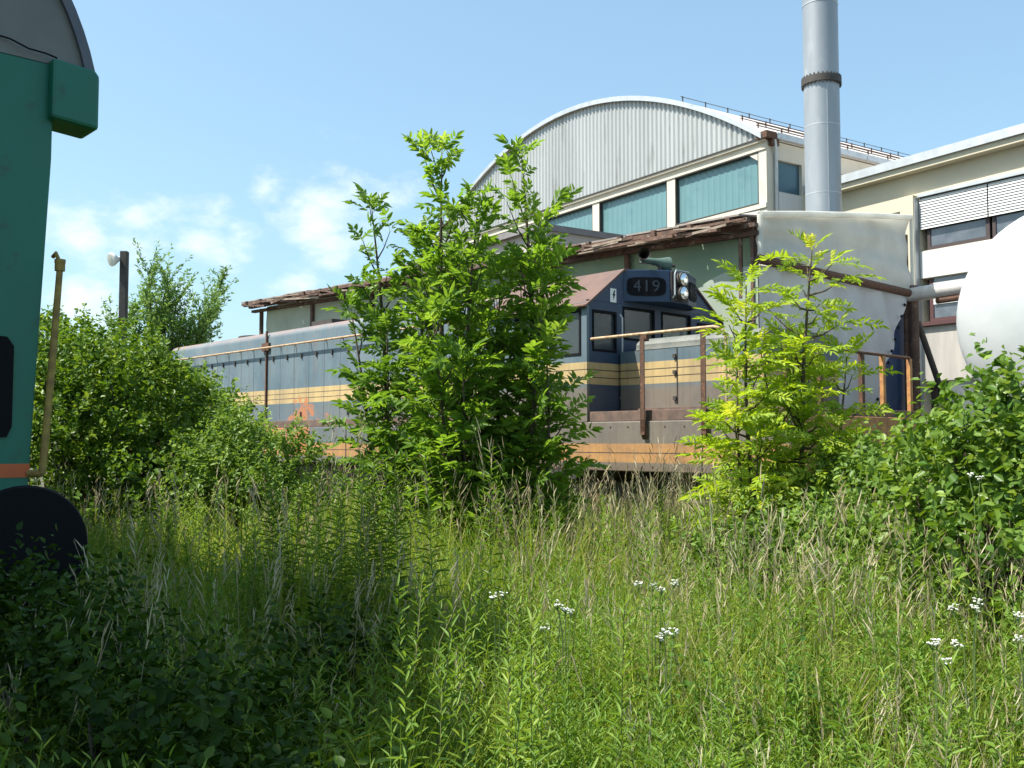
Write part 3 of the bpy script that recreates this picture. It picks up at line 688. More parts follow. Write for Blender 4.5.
# ------------------------------------------------------------------ hall with the arched roof
HA = math.atan2(.834, -.552)       # local x runs along the front, away from the near corner
hall = empty('factory_hall', (8.26, 32, 0), HA)
tag(hall, 'large hall with corrugated arched gable and teal windows behind the shelter', 'factory hall')
HW, HD = 22.0, 34.0                # local y negative = backwards into the depth (to the right)
def arch(s): return 11.4 + 3.75 * (1 - ((s - 11) / 11) ** 2)
m = MB(); n = 94; px_ = HW / n; rows = [[], []]
for i in range(n * 4 + 1):
    s = i * px_ / 4; d = (.0, .05, .05, .0)[i % 4]; s_in = min(max(s, .001), HW - .001)
    rows[0].append((s, .06 + d, 11.42)); rows[1].append((s, .06 + d, arch(s_in) + .02))
m.grid(rows); m.build('corrugated_gable', M['corrugated'], hall)
m = MB(); N = 48
for i in range(N):
    a = i / N * HW; c = (i + 1) / N * HW
    m.prism([(a, .22, arch(a) + .02), (c, .22, arch(c) + .02), (c, .22, arch(c) + .16), (a, .22, arch(a) + .16)], (0, -HD - .22, 0))
hr = m.build('arched_roof', M['roof_white'], hall)
m = MB()
for i in range(N):
    a = i / N * HW; c = (i + 1) / N * HW
    m.prism([(a, .225, arch(a) - .02), (c, .225, arch(c) - .02), (c, .225, arch(c) + .165), (a, .225, arch(a) + .165)], (0, .03, 0))
m.build('verge_trim', M['metal_trim'], hr)
for s, h, r in ((4.3, .2, .012), (1.4, .16, .016), (.7, .16, .016)):
    m = MB(); z0 = arch(s) + .16
    m.tube([(s, -.3, z0 + h), (s, -HD, z0 + h)], r, 6)
    if s < 4: m.tube([(s, -.3, z0 + h * .5), (s, -HD, z0 + h * .5)], r, 6)
    for k in range(30): m.bar((s, -.4 - k * 1.15, z0), (s, -.4 - k * 1.15, z0 + h + .03), .035, .035)
    m.build('snow_guard', M['dark_steel'] if s > 4 else M['rust'], hr)
# front wall with openings
bays = [(.34, 4.32), (4.74, 8.7), (9.12, 13.1), (13.52, 17.5), (17.9, 21.66)]
m = MB(); holes = [(a, c, 9.33, 11.06) for a, c in bays]
wall_y(m, -.35, 0, 0, HW, 0, 11.38, holes); o = m.build('front_wall', M['cream'], hall); dissolve(o)
m = MB(); m.box(-.0, HW, .001, .10, 11.34, 11.42); m.box(0, HW, .0, .04, 11.08, 11.14); m.build('cornice', M['cream'], hall)
m = MB(); m.box(-.02, HW, .0, .14, 11.42, 11.46); m.build('flashing', M['dark_steel'], hall)
for a, c in bays:
    w_ = MB(); k = int((c - a) / .27); st = (c - a) / k; rws = [[], []]
    for i in range(k * 4 + 1):
        s = a + i * st / 4; d = (0, 0, 0, .018)[i % 4]
        for rr_, z in ((0, 9.36), (1, 11.03)): rws[rr_].append((s, -.16 + d, z))
    w_.grid(rws); w_.build('profiled_window', M['teal'], hall)
    f = MB(); f.box(a, c, -.14, .03, 9.33, 9.37); f.box(a, c, -.14, .0, 11.03, 11.06); f.box(a, a + .04, -.14, -.003, 9.37, 11.03); f.box(c - .04, c, -.14, -.003, 9.37, 11.03); f.build('window_frame', M['dark_steel'], hall)
m = MB(); m.prism([(.345, -.13, 11.058), (.345, -.13, 10.75), (.80, -.13, 11.058)], (0, .12, 0)); m.build('corner_splay', M['cream'], hall)
m = MB(); m.box(.0, HW, .003, .05, 9.16, 9.31); m.build('sill', M['cream'], hall)
m = MB(); m.box(.3, HW, .002, .02, 7.0, 9.12); m.build('weathered_band', M['pink_wall'], hall)
# side wall
m = MB(); sh2 = [(-1.7, -.55, 9.75, 10.8), (-5.4, -2.2, 9.75, 10.8), (-9.6, -6.2, 9.75, 10.8), (-13.8, -10.4, 9.75, 10.8)]
def wall_side(mb, x0, x1):
    ysx = sorted({-HD, -.352, *[h[0] for h in sh2], *[h[1] for h in sh2]}); zs = [0, 9.75, 10.8, 11.38]
    for i in range(len(ysx) - 1):
        for j in range(3):
            cyy = (ysx[i] + ysx[i + 1]) / 2
            if j == 1 and any(h[0] < cyy < h[1] for h in sh2): continue
            mb.box(x0, x1, ysx[i], ysx[i + 1], zs[j], zs[j + 1])
wall_side(m, 0, .3); o = m.build('side_wall', M['cream'], hall); dissolve(o)
m = MB()
for h in sh2: m.box(.12, .15, h[0], h[1], 9.76, 10.79)
m.build('side_window', M['teal_dark'], hall)
m = MB()
for h in sh2: m.box(-.02, -.004, h[0], h[1], 7.2, 9.72)
m.build('side_panel', M['panel_white'], hall)
m = MB()
for k in range(14): m.box(-.22, -.05, -.3 - (k + 1) * 2.3 + .03, -.3 - k * 2.3, 11.42, 11.62)
m.build('gutter', M['metal_trim'], hall)
m = MB(); m.tube([(-.12, -.25, 11.45), (-.12, -.32, 11.1), (-.07, -.38, 10.9), (-.07, -.38, 0)], .06, 8); m.build('downpipe', M['metal_trim'], hall, smooth=True)
m = MB(); m.box(-.2, .25, -.28, .2, 11.4, 11.62); m.box(-.15, .0, -.45, -.1, 11.2, 11.42); m.build('gutter_box', M['rust'], hall)

# small low annexe roof edge left of the shelter
an = empty('low_annexe', (.9, 31.0, 0), HA)
tag(an, 'low weathered annexe with grey flat roof below the teal windows', 'annexe')
MB().box(0.0, 9, -4, 0, 0, 8.2).build('wall', M['pink_wall'], an)
MB().box(-.1, 9.1, -4.1, .2, 8.2, 8.4).build('roof', M['stone_grey'], an)

# ------------------------------------------------------------------ beige building on the right
BA = math.atan2(-.834, .552)
bd = empty('beige_building', (12.24, 30, 0), BA)      # local x to the right/towards the camera, local y = backwards
tag(bd, 'beige office wing with white blinds and a metal roof edge at the right', 'building')
X0, X1 = -6.0, 16
wins = [(.15, 7.2, 7.3, 8.95), (.15, 7.2, 5.15, 6.45), (.15, 7.2, 1.9, 3.35), (-5.2, -.35, 7.3, 8.6), (7.6, 15, 7.3, 8.95), (7.6, 15, 5.15, 6.45)]
m = MB(); wall_y(m, 0, .35, X0, X1, 0, 9.75, wins); o = m.build('facade', M['cream2'], bd); dissolve(o)
MB().box(X0, X1, .351, .4, 0, 9.7).build('backing_wall', M['dark_frame'], bd)
m = MB(); m.prism([(X0, -.35, 9.75), (X0, 9, 11.6), (X0, 9, 11.75), (X0, -.35, 9.95)], (X1 - X0, 0, .35)); m.build('roof', M['roof_white'], bd)
m = MB(); m.prism([(X0, -.37, 9.62), (X0, -.02, 9.62), (X0, -.02, 9.78), (X0, -.37, 9.78)], (X1 - X0, 0, .33)); m.build('soffit', M['cream2'], bd)
m = MB(); m.prism([(X0, -.46, 9.8), (X0, -.37, 9.8), (X0, -.37, 10.06), (X0, -.46, 10.06)], (X1 - X0, 0, .35)); m.build('roof_edge', M['metal_trim'], bd)
m = MB(); m.tube([(5.0, .4, 10.2), (5.0, .4, 10.7)], .03, 6); m.tube([(-.3, .4, 10.0), (-.3, .4, 10.4)], .03, 6); m.build('roof_vent', M['metal_trim'], bd)
m = MB(); m.box(-.34, .12, -.28, -.001, 0, 9.0); m.build('pilaster', M['cream2'], bd, bevel=.01)
m = MB(); m.box(.121, .14, -.25, -.01, 0, 8.9); m.build('pilaster_side_strip', M['metal_trim'], bd)  # thin metal strip along the flank of the pilaster
# upper blinds
def blind(x0, x1, z0, z1, y=-.03):
    m = MB(); k = int((z1 - z0) / .075)
    for i in range(k):
        z = z0 + (z1 - z0) * i / k
        m.prism([(x0, y - .028, z), (x0, y, z + .07), (x0, y + .006, z + .07), (x0, y - .022, z)], (x1 - x0, 0, 0))
    m.box(x0 + .01, x1 - .01, y + .008, y + .014, z0, z1)
    return m
for (x0, x1) in ((.17, 2.32), (2.36, 4.6), (4.64, 6.9)):
    blind(x0, x1, 7.95, 8.9).build('blind', M['blind'], bd)
blind(-4.9, -.5, 7.9, 8.5).build('blind', M['blind'], bd)
m = MB(); m.box(.14, 7.2, -.12, -.001, 8.93, 9.02); m.build('blind_box', M['metal_trim'], bd)
m = MB(); m.box(-5.2, -.4, -.05, -.001, 8.58, 8.64); m.build('blind_box', M['dark_frame'], bd)
for (x0, x1) in ((.45, 2.2), (2.5, 4.55), (4.8, 6.9)):
    f = MB(); f.box(x0 - .1, x1 + .12, .05, .12, 7.3, 7.42); f.box(x0 - .1, x0, .05, .12, 7.42, 8.9); f.box(x1, x1 + .12, .05, .12, 7.42, 8.9)
    wf = f.build('window_frame', M['dark_frame'], bd)
    MB().box(x0, x1, .08, .1, 7.42, 8.9).build('pane', M['winglass'], wf)
MB().box(-5.1, -.4, .08, .1, 7.3, 8.55).build('pane', M['winglass'], bd)
m = MB(); m.box(.16, 7.3, -.045, -.002, 6.47, 7.28); m.build('white_panel', M['panel_white'], bd)
for (x0, x1) in ((.5, 2.75), (3.0, 5.2), (5.4, 7.0)):
    f = MB(); f.box(x0 - .12, x1 + .2, .05, .12, 5.15, 5.25); f.box(x0 - .12, x0, .05, .12, 5.25, 6.44); f.box(x1, x1 + .2, .05, .12, 5.25, 6.44)
    wf = f.build('window_frame', M['red_frame'], bd)
    MB().box(x0, x1, .08, .1, 5.25, 6.44).build('pane', M['winglass'], wf)
    MB().box(x0 + .02, x1 - .02, .02, .04, 5.65, 6.3).build('roller_blind', M['panel_white'], wf)
m = MB(); m.box(.13, 7.3, -.16, -.002, 5.02, 5.14); m.build('window_sill', M['red_frame'], bd)
m = MB(); m.box(.13, 7.3, -.03, -.002, 3.38, 5.0); m.box(.13, 7.3, -.03, -.002, 0, 1.88); m.build('concrete_panel', M['concrete'], bd)
for (x0, x1) in ((.9, 2.1), (2.3, 3.6), (4, 6)):
    f = MB(); f.box(x0 - .08, x1 + .08, .03, .1, 1.9, 2.0); f.box(x0 - .08, x0, .03, .1, 2.0, 3.35); f.box(x1, x1 + .08, .03, .1, 2.0, 3.35)
    wf = f.build('window_frame', M['dark_frame'], bd); MB().box(x0, x1, .06, .08, 2, 3.35).build('pane', M['winglass'], wf)

# ------------------------------------------------------------------ chimney
ch = empty('steel_chimney', (7.25, 23.0, 0))
tag(ch, 'tall round galvanised chimney rising behind the canvas shelter', 'chimney')
m = MB(); m.tube([(0, 0, 0), (0, 0, 9.9)], .405, 48); m.tube([(0, 0, 10.06), (0, 0, 17)], .40, 48); m.build('flue', M['galv'], ch, smooth=True)
m = MB(); m.tube([(0, 0, 9.9), (0, 0, 10.06)], .455, 48)
for k in range(28): a = k / 28 * 6.283; m.tube([(.435 * math.cos(a), .435 * math.sin(a), 9.86), (.435 * math.cos(a), .435 * math.sin(a), 10.10)], .018, 6)
m.build('flange', M['dark_steel'], ch)
m = MB()
for z in (4.9, 6.1, 7.3, 8.9, 11.8, 13.4, 15.0): m.tube([(0, 0, z), (0, 0, z + .02)], .4085, 48)
m.build('seam', M['metal_trim'], ch)
m = MB(); m.box(-.006, .006, -.414, -.40, 0, 9.9); m.build('vertical_seam', M['metal_trim'], ch)

# ------------------------------------------------------------------ white tank and pipe
tk = empty('white_tank', (8.0, 13.9, 0), math.atan2(.82, .57))
tag(tk, 'big white horizontal tank with rounded end at the right edge', 'tank')
rt = 1.66; zc = 3.35; pr = []
for i in range(13):
    a = i / 12 * math.pi / 2; pr.append((-.75 * math.cos(a) + .0, rt * math.sin(a)))
m = MB(); pts = [(x, 0, zc) for x, r in pr] + [(6, 0, zc)] + [(6 + .75 * math.sin(i / 6 * 1.5), 0, zc) for i in range(1, 7)]
rad = [max(r, .01) for x, r in pr] + [rt] + [rt * math.cos(i / 6 * 1.5) for i in range(1, 7)]
m.tube(pts, rad, 64); m.build('shell', M['white_tank'], tk, smooth=True)
m = MB(); m.tube([(.0, 0, zc), (.03, 0, zc)], rt + .006, 64); m.build('weld_seam', M['metal_trim'], tk)
m = MB()
for x in (.6, 4.8): m.prism([(x, -1.3, 0), (x, 1.3, 0), (x, 1.35, zc - .9), (x, .9, zc - 1.3), (x, 0, zc - 1.55), (x, -.9, zc - 1.3), (x, -1.35, zc - .9)], (.25, 0, 0))
m.build('saddle', M['concrete'], tk)
m = MB(); m.disc((-.70, .5, zc + .35), (-1, 0, 0), .04, .06, 12); m.disc((-.72, -.2, zc + .1), (-1, 0, 0), .025, .06, 12); m.build('nozzle', M['dark_steel'], tk)
pp = empty('insulated_pipe', (7.7, 19.25, 0))
tag(pp, 'shiny clad horizontal pipe running from shelter corner to white tank', 'pipe')
m = MB(); m.tube([(0, 0, 4.42), (.9, -1.25, 4.45), (3.6, -3.4, 4.45)], .14, 16); m.build('cladding', M['pipe_clad'], pp, smooth=True)
m = MB(); m.tube([(.32, -.5, 4.24), (.95, -1.35, 4.27), (3.6, -3.5, 4.27)], .06, 10); m.build('return_pipe', M['rust'], pp, smooth=True)
m = MB(); m.tube([(3.4, -3.25, 0), (3.4, -3.25, 4.3)], .05, 8); m.build('support', M['dark_steel'], pp)

# ------------------------------------------------------------------ yard lamp
lm = empty('yard_lamp', (-7.82, 20.0, 0))
tag(lm, 'dark steel pole with a small round floodlight above the left bushes', 'yard lamp')
m = MB(); m.box(-.07, .07, -.07, .07, 0, 5.42); m.build('pole', M['dark_steel'], lm, bevel=.01)
m = MB(); m.tube([(-.02, -.03, 5.3), (-.17, -.08, 5.28)], .02, 6); m.tube([(-.09, -.05, 5.25), (-.17, -.14, 5.23), (-.19, -.17, 5.225), (-.2, -.185, 5.22)], [.04, .13, .14, .12], 20); m.build('floodlight', M['white_sign'], lm, smooth=True)

# ================================================================== vegetation
def vnoise(X, Y, s, seed=0):
    return (np.sin(X * s + seed * 1.7 + 1.3 * np.sin(Y * s * .7 + seed)) + np.sin(Y * s * 1.1 + seed * 2.1 + 1.2 * np.sin(X * s * .8 + seed * .5))) * .25 + .5
def rnd_dir(n, up=0.0):
    v = RNG.normal(size=(n, 3)); v = nmz(v); v[:, 2] += up; return nmz(v)

# ---- a bush: stems plus leaf clumps scattered through uneven lobes
def bush(name, label, group, base, lobes, n_leaf, L, Wd, material, flat=.5, clump=14, seed=1, bottom=.15):
    rt_ = empty(name, (base[0], base[1], 0)); tag(rt_, label, 'bush', group)
    rg = np.random.default_rng(seed)
    vol = np.array([l[3] ** 2 for l in lobes]); vol = vol / vol.sum()
    nc = n_leaf // clump
    idx = rg.choice(len(lobes), nc, p=vol)
    C = np.array([l[:3] for l in lobes])[idx]; Rr = np.array([l[3] for l in lobes])[idx]
    d = rg.normal(size=(nc, 3)); d = nmz(d); d[:, 2] = np.where(d[:, 2] < -.35, -d[:, 2], d[:, 2])
    rad = rg.random(nc) ** .28
    rad *= .82 + .34 * rg.random(nc) * (np.sin(d[:, 0] * 7 + d[:, 2] * 5 + idx) * .5 + .8)
    cc = C + d * (Rr * rad)[:, None]; cc[:, 2] = np.maximum(cc[:, 2], bottom)
    # sprays: leaves along a short twig pointing out and up
    tw = nmz(d + np.array([0, 0, .55]) + rg.normal(size=(nc, 3)) * .35)
    tl = rg.uniform(.12, .30, nc)
    k = clump; f = np.tile(np.linspace(0, 1, k), nc)
    P = np.repeat(cc, k, 0) + np.repeat(tw * tl[:, None], k, 0) * f[:, None] + rg.normal(size=(nc * k, 3)) * .012
    out = nmz(np.cross(np.repeat(tw, k, 0), rg.normal(size=(nc * k, 3))))
    D = nmz(out + np.repeat(tw, k, 0) * .6 + np.array([0, 0, -.1]))
    Nn = nmz(np.array([0, 0, 1.0]) * flat + rg.normal(size=(nc * k, 3)) * .55)
    sz = rg.uniform(.6, 1.15, nc * k) * (1.05 - .35 * f)
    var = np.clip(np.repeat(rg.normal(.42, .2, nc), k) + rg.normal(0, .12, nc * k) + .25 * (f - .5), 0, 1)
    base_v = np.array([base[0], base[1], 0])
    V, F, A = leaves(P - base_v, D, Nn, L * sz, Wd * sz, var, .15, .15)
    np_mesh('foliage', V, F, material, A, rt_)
    m = MB(); rs = random.Random(seed)
    for i in range(34):
        l = lobes[rs.randrange(len(lobes))]; j = rs.randrange(nc)
        e = Vector(cc[j]) - Vector(base_v); b0 = Vector((rs.uniform(-.3, .3) * l[3], rs.uniform(-.3, .3) * l[3], 0)); mid = b0.lerp(e, .5) + Vector((0, 0, .25 * l[3]))
        m.tube([b0, b0.lerp(mid, .6), mid, mid.lerp(e, .6), e], [.022, .018, .013, .009, .004], 5, False)
    m.build('stems', M['bark'], rt_)
    return rt_

def P(px, Y): return (px - 512) / 1000 * Y
GB = 'leafy bushes on the left'
bush('leafy_bush', 'large dark green rounded bush right of the wagon handrail', None, (P(125, 12), 12),
     [(P(70, 11.5), 11.5, 1.8, 1.0), (P(112, 12), 12, 2.0, .95), (P(160, 12.3), 12.3, 1.8, .8), (P(95, 12), 11.6, 1.1, 1.2), (P(150, 11.6), 11.4, .95, 1.0), (P(195, 12), 12.2, 1.15, .85), (P(45, 12.5), 12.6, 2.3, .8)], 26000, .085, .05, M['bush'], seed=3)
bush('leafy_bush', 'pale green lower bush in front of the locomotive tail', None, (P(258, 11), 11),
     [(P(248, 10.8), 10.8, 1.35, .55), (P(285, 11), 11, 1.15, .5), (P(218, 10.8), 10.8, 1.0, .6), (P(262, 10.5), 10.5, .7, .6), (P(300, 11), 11, .75, .4)], 10500, .07, .038, M['bush_light'], seed=4)
bush('leafy_bush', 'mid green bush under the feathery tree and yard lamp', None, (P(205, 15), 15),
     [(P(188, 15), 15, 1.85, .75), (P(215, 15), 15, 1.45, .7), (P(165, 15.5), 15.5, 1.9, .85)], 9000, .08, .045, M['bush_light'], seed=5)
bush('leafy_bush', 'tall sparse bush just behind the wagon corner', None, (P(52, 14), 14),
     [(P(50, 14), 14, 2.9, .5), (P(62, 14), 14.2, 2.4, .7), (P(30, 14), 14, 2.2, .9), (P(95, 15), 15, 2.35, .9)], 6500, .08, .045, M['bush'], seed=6)
bush('oval_leaved_bush', 'glossy oval-leaved shrub in front of the white tank', None, (P(985, 5.6), 5.6),
     [(P(985, 5.7), 5.7, 1.25, .55), (P(950, 6), 6, 1.1, .5), (P(1025, 5.5), 5.5, 1.35, .6), (P(1000, 5.2), 5.2, .8, .6), (P(940, 6), 5.8, .7, .5), (P(1010, 5.6), 5.6, 1.65, .33), (P(1070, 5.4), 5.4, 1.2, .6)], 7600, .085, .048, M['oval'], seed=7, clump=9)
bush('oval_leaved_bush', 'bright green undergrowth bush right of the yellow sapling', None, (P(890, 7.6), 7.6),
     [(P(900, 7.4), 7.4, 1.15, .42), (P(862, 7.8), 7.8, 1.0, .45), (P(925, 7.4), 7.4, 1.0, .45), (P(880, 7), 7, .7, .5), (P(835, 8), 8, .85, .4)], 6800, .075, .042, M['bush_light'], seed=8, clump=10)
M['shade_leaf'] = leafmat('shade_bramble_leaf', (.014, .036, .005), (.03, .066, .008), (.06, .105, .016), .2, .5, .3)  # leaf colour darkened to stand in for deep shade
bush('shade_bramble_patch', 'low added bramble, leaves coloured dark to deepen the bottom left shade', None, (-1.15, 2.9),
     [(-1.1, 3.1, .55, .35), (-1.55, 3.6, .6, .35), (-2.2, 4.6, .6, .4), (-.75, 2.75, .45, .3), (-.5, 2.7, .3, .35), (-.8, 4.6, .35, .4), (-2.1, 4.1, .75, .3), (-1.35, 3.0, .25, .55), (-.85, 2.6, .2, .5), (-1.0, 3.5, .25, .5), (-1.75, 3.7, .4, .55), (-.55, 2.35, .12, .42), (-1.5, 2.5, .2, .5), (-.45, 2.9, .1, .42), (-1.9, 4.4, .35, .5), (-.9, 4.1, .1, .4)], 19000, .06, .034, M['shade_leaf'], seed=12, clump=8, bottom=.1)
bush('undergrowth_bush', 'low bright leafy undergrowth around the foot of the yellow saplings', None, (P(790, 7.4), 7.4),
     [(P(715, 7.6), 7.6, .55, .4), (P(750, 7.4), 7.4, .6, .42), (P(800, 7.2), 7.2, .65, .45), (P(840, 7.2), 7.2, .7, .45), (P(870, 6.6), 6.6, .6, .45)], 5200, .075, .036, M['bush_light'], seed=14, clump=10, bottom=.1)
bush('hedge', 'low far hedge closing the view behind the left bushes', None, (P(110, 26), 26),
     [(P(-20 + 38 * i, 26), 26 + .5 * math.sin(i * 2), 1.2, 1.55 + .2 * math.sin(i * 3)) for i in range(9)], 15000, .16, .10, M['bush'], seed=9, clump=10)
# the unseen tree added to shade the foreground is built further down
# ---- pinnate sapling
def pinnate(P_, D_, L, pairs, lw, rg, mat_var):
    """compound leaves: arrays; returns leaf arrays + rachis"""
    D_ = nmz(D_); n = len(P_); up = np.tile(np.array([0, 0, 1.0]), (n, 1)) + rg.normal(size=(n, 3)) * .55
    S = nmz(np.cross(D_, up)); N = nmz(np.cross(S, D_)); out = []
    Pp, Dd, Nn, Ll, Ww, Vv = [], [], [], [], [], []
    def pos(f): return P_ + D_ * (L * f)[:, None] - np.array([0, 0, 1.0]) * (L * .28 * f * f)[:, None]
    for k in range(pairs):
        f = .22 + .68 * k / max(pairs - 1, 1); c = pos(f)
        sz = (1.0 - .25 * abs(f - .5))
        for sgn in (-1, 1):
            Dk = nmz(S * sgn + D_ * .75 - N * .18 + rg.normal(size=(n, 3)) * .2)
            Pp.append(c); Dd.append(Dk); Nn.append(N + rg.normal(size=(n, 3)) * .4); Ll.append(L * lw[0] * sz * rg.uniform(.85, 1.1, n)); Ww.append(L * lw[1] * sz); Vv.append(mat_var + rg.normal(0, .07, n))
    c = pos(.93); Pp.append(c); Dd.append(D_ - np.array([0, 0, .45])); Nn.append(N); Ll.append(L * lw[0] * 1.1); Ww.append(L * lw[1] * 1.05); Vv.append(mat_var)
    a = leaves(np.concatenate(Pp), np.concatenate(Dd), np.concatenate(Nn), np.concatenate(Ll), np.concatenate(Ww), np.clip(np.concatenate(Vv), 0, 1), .18, .12)
    # rachis as thin blade folded into same mesh
    r = blades(P_, D_, np.tile(np.array([0, 0, -.28]), (n, 1)), L * .95, np.full(n, .006), np.clip(mat_var + .1, 0, 1), .5, N)
    return [a, r]

def sapling(label, cat_group, base, stems, leafL, pairs, lw, material, seed, step=.13, nper=2, br_ang=.75, name='ash_sapling'):
    """stems: list of (base dx,dy, top x,y,z, crown start z, radius)"""
    rg = np.random.default_rng(seed); rs = random.Random(seed)
    rt_ = empty(name, (base[0], base[1], 0)); tag(rt_, label, 'tree', cat_group)
    m = MB(); LP, LD = [], []
    for (bx_, by_, tx, ty, tz, z0, rad) in stems:
        B = Vector((bx_, by_, 0)); T = Vector((tx, ty, tz)); bend = Vector((rs.uniform(-.12, .12), rs.uniform(-.1, .1), 0))
        def sp(f): return B.lerp(T, f) + bend * math.sin(f * math.pi)
        ths = .009 * tz
        m.tube([sp(i / 12) for i in range(13)], [ths * (1 - i / 12) ** .8 + .004 for i in range(13)], 7, False)
        z = z0; az = rs.uniform(0, 6.28)
        while z < tz - .05:
            f = z / tz; h = (z - z0) / (tz - z0)
            prof_ = (min(1, .6 + h * 2.2)) * (1 - h) ** .5 + .16
            az += 1.57 + rs.uniform(-.5, .5)
            for q in range(nper):
                a = az + q * math.pi * 2 / nper + rs.uniform(-.3, .3); ln = rad * prof_ * rs.uniform(.45, 1.4) * (1 + .3 * math.sin(a * 2 + z * 3.1 + seed)); ln = min(ln, rad * 1.05)
                if rs.random() < .2: continue
                o_ = sp(f); el = br_ang + .35 * h + rs.uniform(-.35, .3)
                dv = Vector((math.cos(a) * math.cos(el), math.sin(a) * math.cos(el), math.sin(el)))
                if ln < leafL * .9:
                    LP.append(tuple(o_)); LD.append(tuple(dv + Vector((0, 0, -.1)))); continue
                bl = max(ln - leafL * .55, .05); e = o_ + dv * bl; mid = o_.lerp(e, .5) + Vector((0, 0, -.03))
                m.tube([o_, mid, e], [.010, .007, .004], 4, False)
                nn = max(2, int(bl / .11))
                for i in range(1, nn + 1):
                    ff = i / nn; c = o_.lerp(e, ff)
                    if ff < .25 and ln > .5: continue
                    sd = dv.cross(Vector((0, 0, 1))).normalized()
                    for sg in (-1, 1):
                        if rs.random() < .10: continue
                        ld = sd * sg * rs.uniform(.6, 1.1) + dv * .55 + Vector((0, 0, rs.uniform(-.35, .75)))
                        LP.append(tuple(c)); LD.append(tuple(ld))
                LP.append(tuple(e)); LD.append(tuple(dv + Vector((0, 0, -.2))))
            z += step * (1.0 + .25 * h)
        for q in range(6):
            a = q * 1.05 + rs.random(); LP.append(tuple(T - Vector((0, 0, .02)))); LD.append((math.cos(a) * .6, math.sin(a) * .6, .9))
    m.build('trunk', M['bark'], rt_)
    LP = np.array(LP); LD = np.array(LD); n = len(LP)
    L = leafL * rg.uniform(.6, 1.15, n)
    hz = LP[:, 2] / max(s[4] for s in stems)
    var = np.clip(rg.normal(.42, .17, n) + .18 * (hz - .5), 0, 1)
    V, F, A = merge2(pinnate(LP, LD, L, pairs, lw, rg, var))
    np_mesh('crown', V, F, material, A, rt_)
    return rt_
YM = 9.2
def zt(py, Y): return 1.6 + (441 - py) / 1000 * Y
def stem(px0, px, py, Y, dy, z0, rad, bx): return (P(px0, Y) - bx, dy * .3, P(px, Y) - bx, dy, zt(py, Y), z0, rad)
bx0 = P(470, YM)
sapling('tall dense green sapling with the highest leader in the middle', None, (bx0, YM),
        [stem(462, 441, 148, YM, 0, .6, .78, bx0), stem(456, 416, 238, YM, .3, .7, .52, bx0), stem(478, 478, 215, YM, -.25, .5, .72, bx0), stem(466, 455, 262, YM, .5, .5, .85, bx0),
         stem(462, 436, 320, YM, -.45, .6, .55, bx0), stem(470, 466, 365, YM, -.6, .4, .62, bx0)], .31, 5, (.36, .13), M['ash'], 21, .195, 3)
bx1 = P(520, YM)
sapling('broad green sapling leaning over the cab with dark lower boughs', None, (bx1, YM),
        [stem(520, 522, 150, YM, .1, .5, .66, bx1), stem(524, 548, 250, YM, -.1, .45, .48, bx1), stem(515, 500, 262, YM, .4, .45, .8, bx1), stem(522, 545, 350, YM, -.35, .35, .50, bx1), stem(518, 525, 400, YM, .3, .3, .5, bx1)], .31, 5, (.36, .135), M['ash'], 22, .19, 3)
bx2 = P(380, 9.6)
sapling('slender open sapling at the left of the dense green pair', None, (bx2, 9.6),
        [stem(380, 370, 205, 9.6, 0, .9, .55, bx2), stem(380, 348, 305, 9.6, .1, .8, .42, bx2), stem(380, 388, 330, 9.6, -.15, .8, .36, bx2)], .27, 4, (.40, .155), M['ash_light'], 23, .15, 2)
YR = 8.0
bx3 = P(775, YR)
sapling('yellow-green young sapling with a bent trunk before the canvas', None, (bx3, YR),
        [stem(775, 748, 284, YR, 0, .9, .46, bx3), stem(772, 735, 370, YR, -.1, .6, .42, bx3), stem(776, 768, 350, YR, .2, .5, .48, bx3), stem(775, 752, 440, YR, -.2, .5, .36, bx3)], .33, 7, (.25, .075), M['yellow'], 31, .10, 3, .4, 'young_sapling')
bx4 = P(808, 8.2)
sapling('upright yellow-green young sapling with the tallest thin leader by the canvas', None, (bx4, 8.2),
        [stem(808, 815, 247, 8.2, 0, .6, .56, bx4), stem(810, 850, 356, 8.2, .05, .7, .42, bx4), stem(806, 798, 340, 8.2, .2, .5, .48, bx4), stem(808, 825, 430, 8.2, -.2, .4, .45, bx4)], .31, 7, (.25, .075), M['yellow'], 32, .10, 3, .4, 'young_sapling')

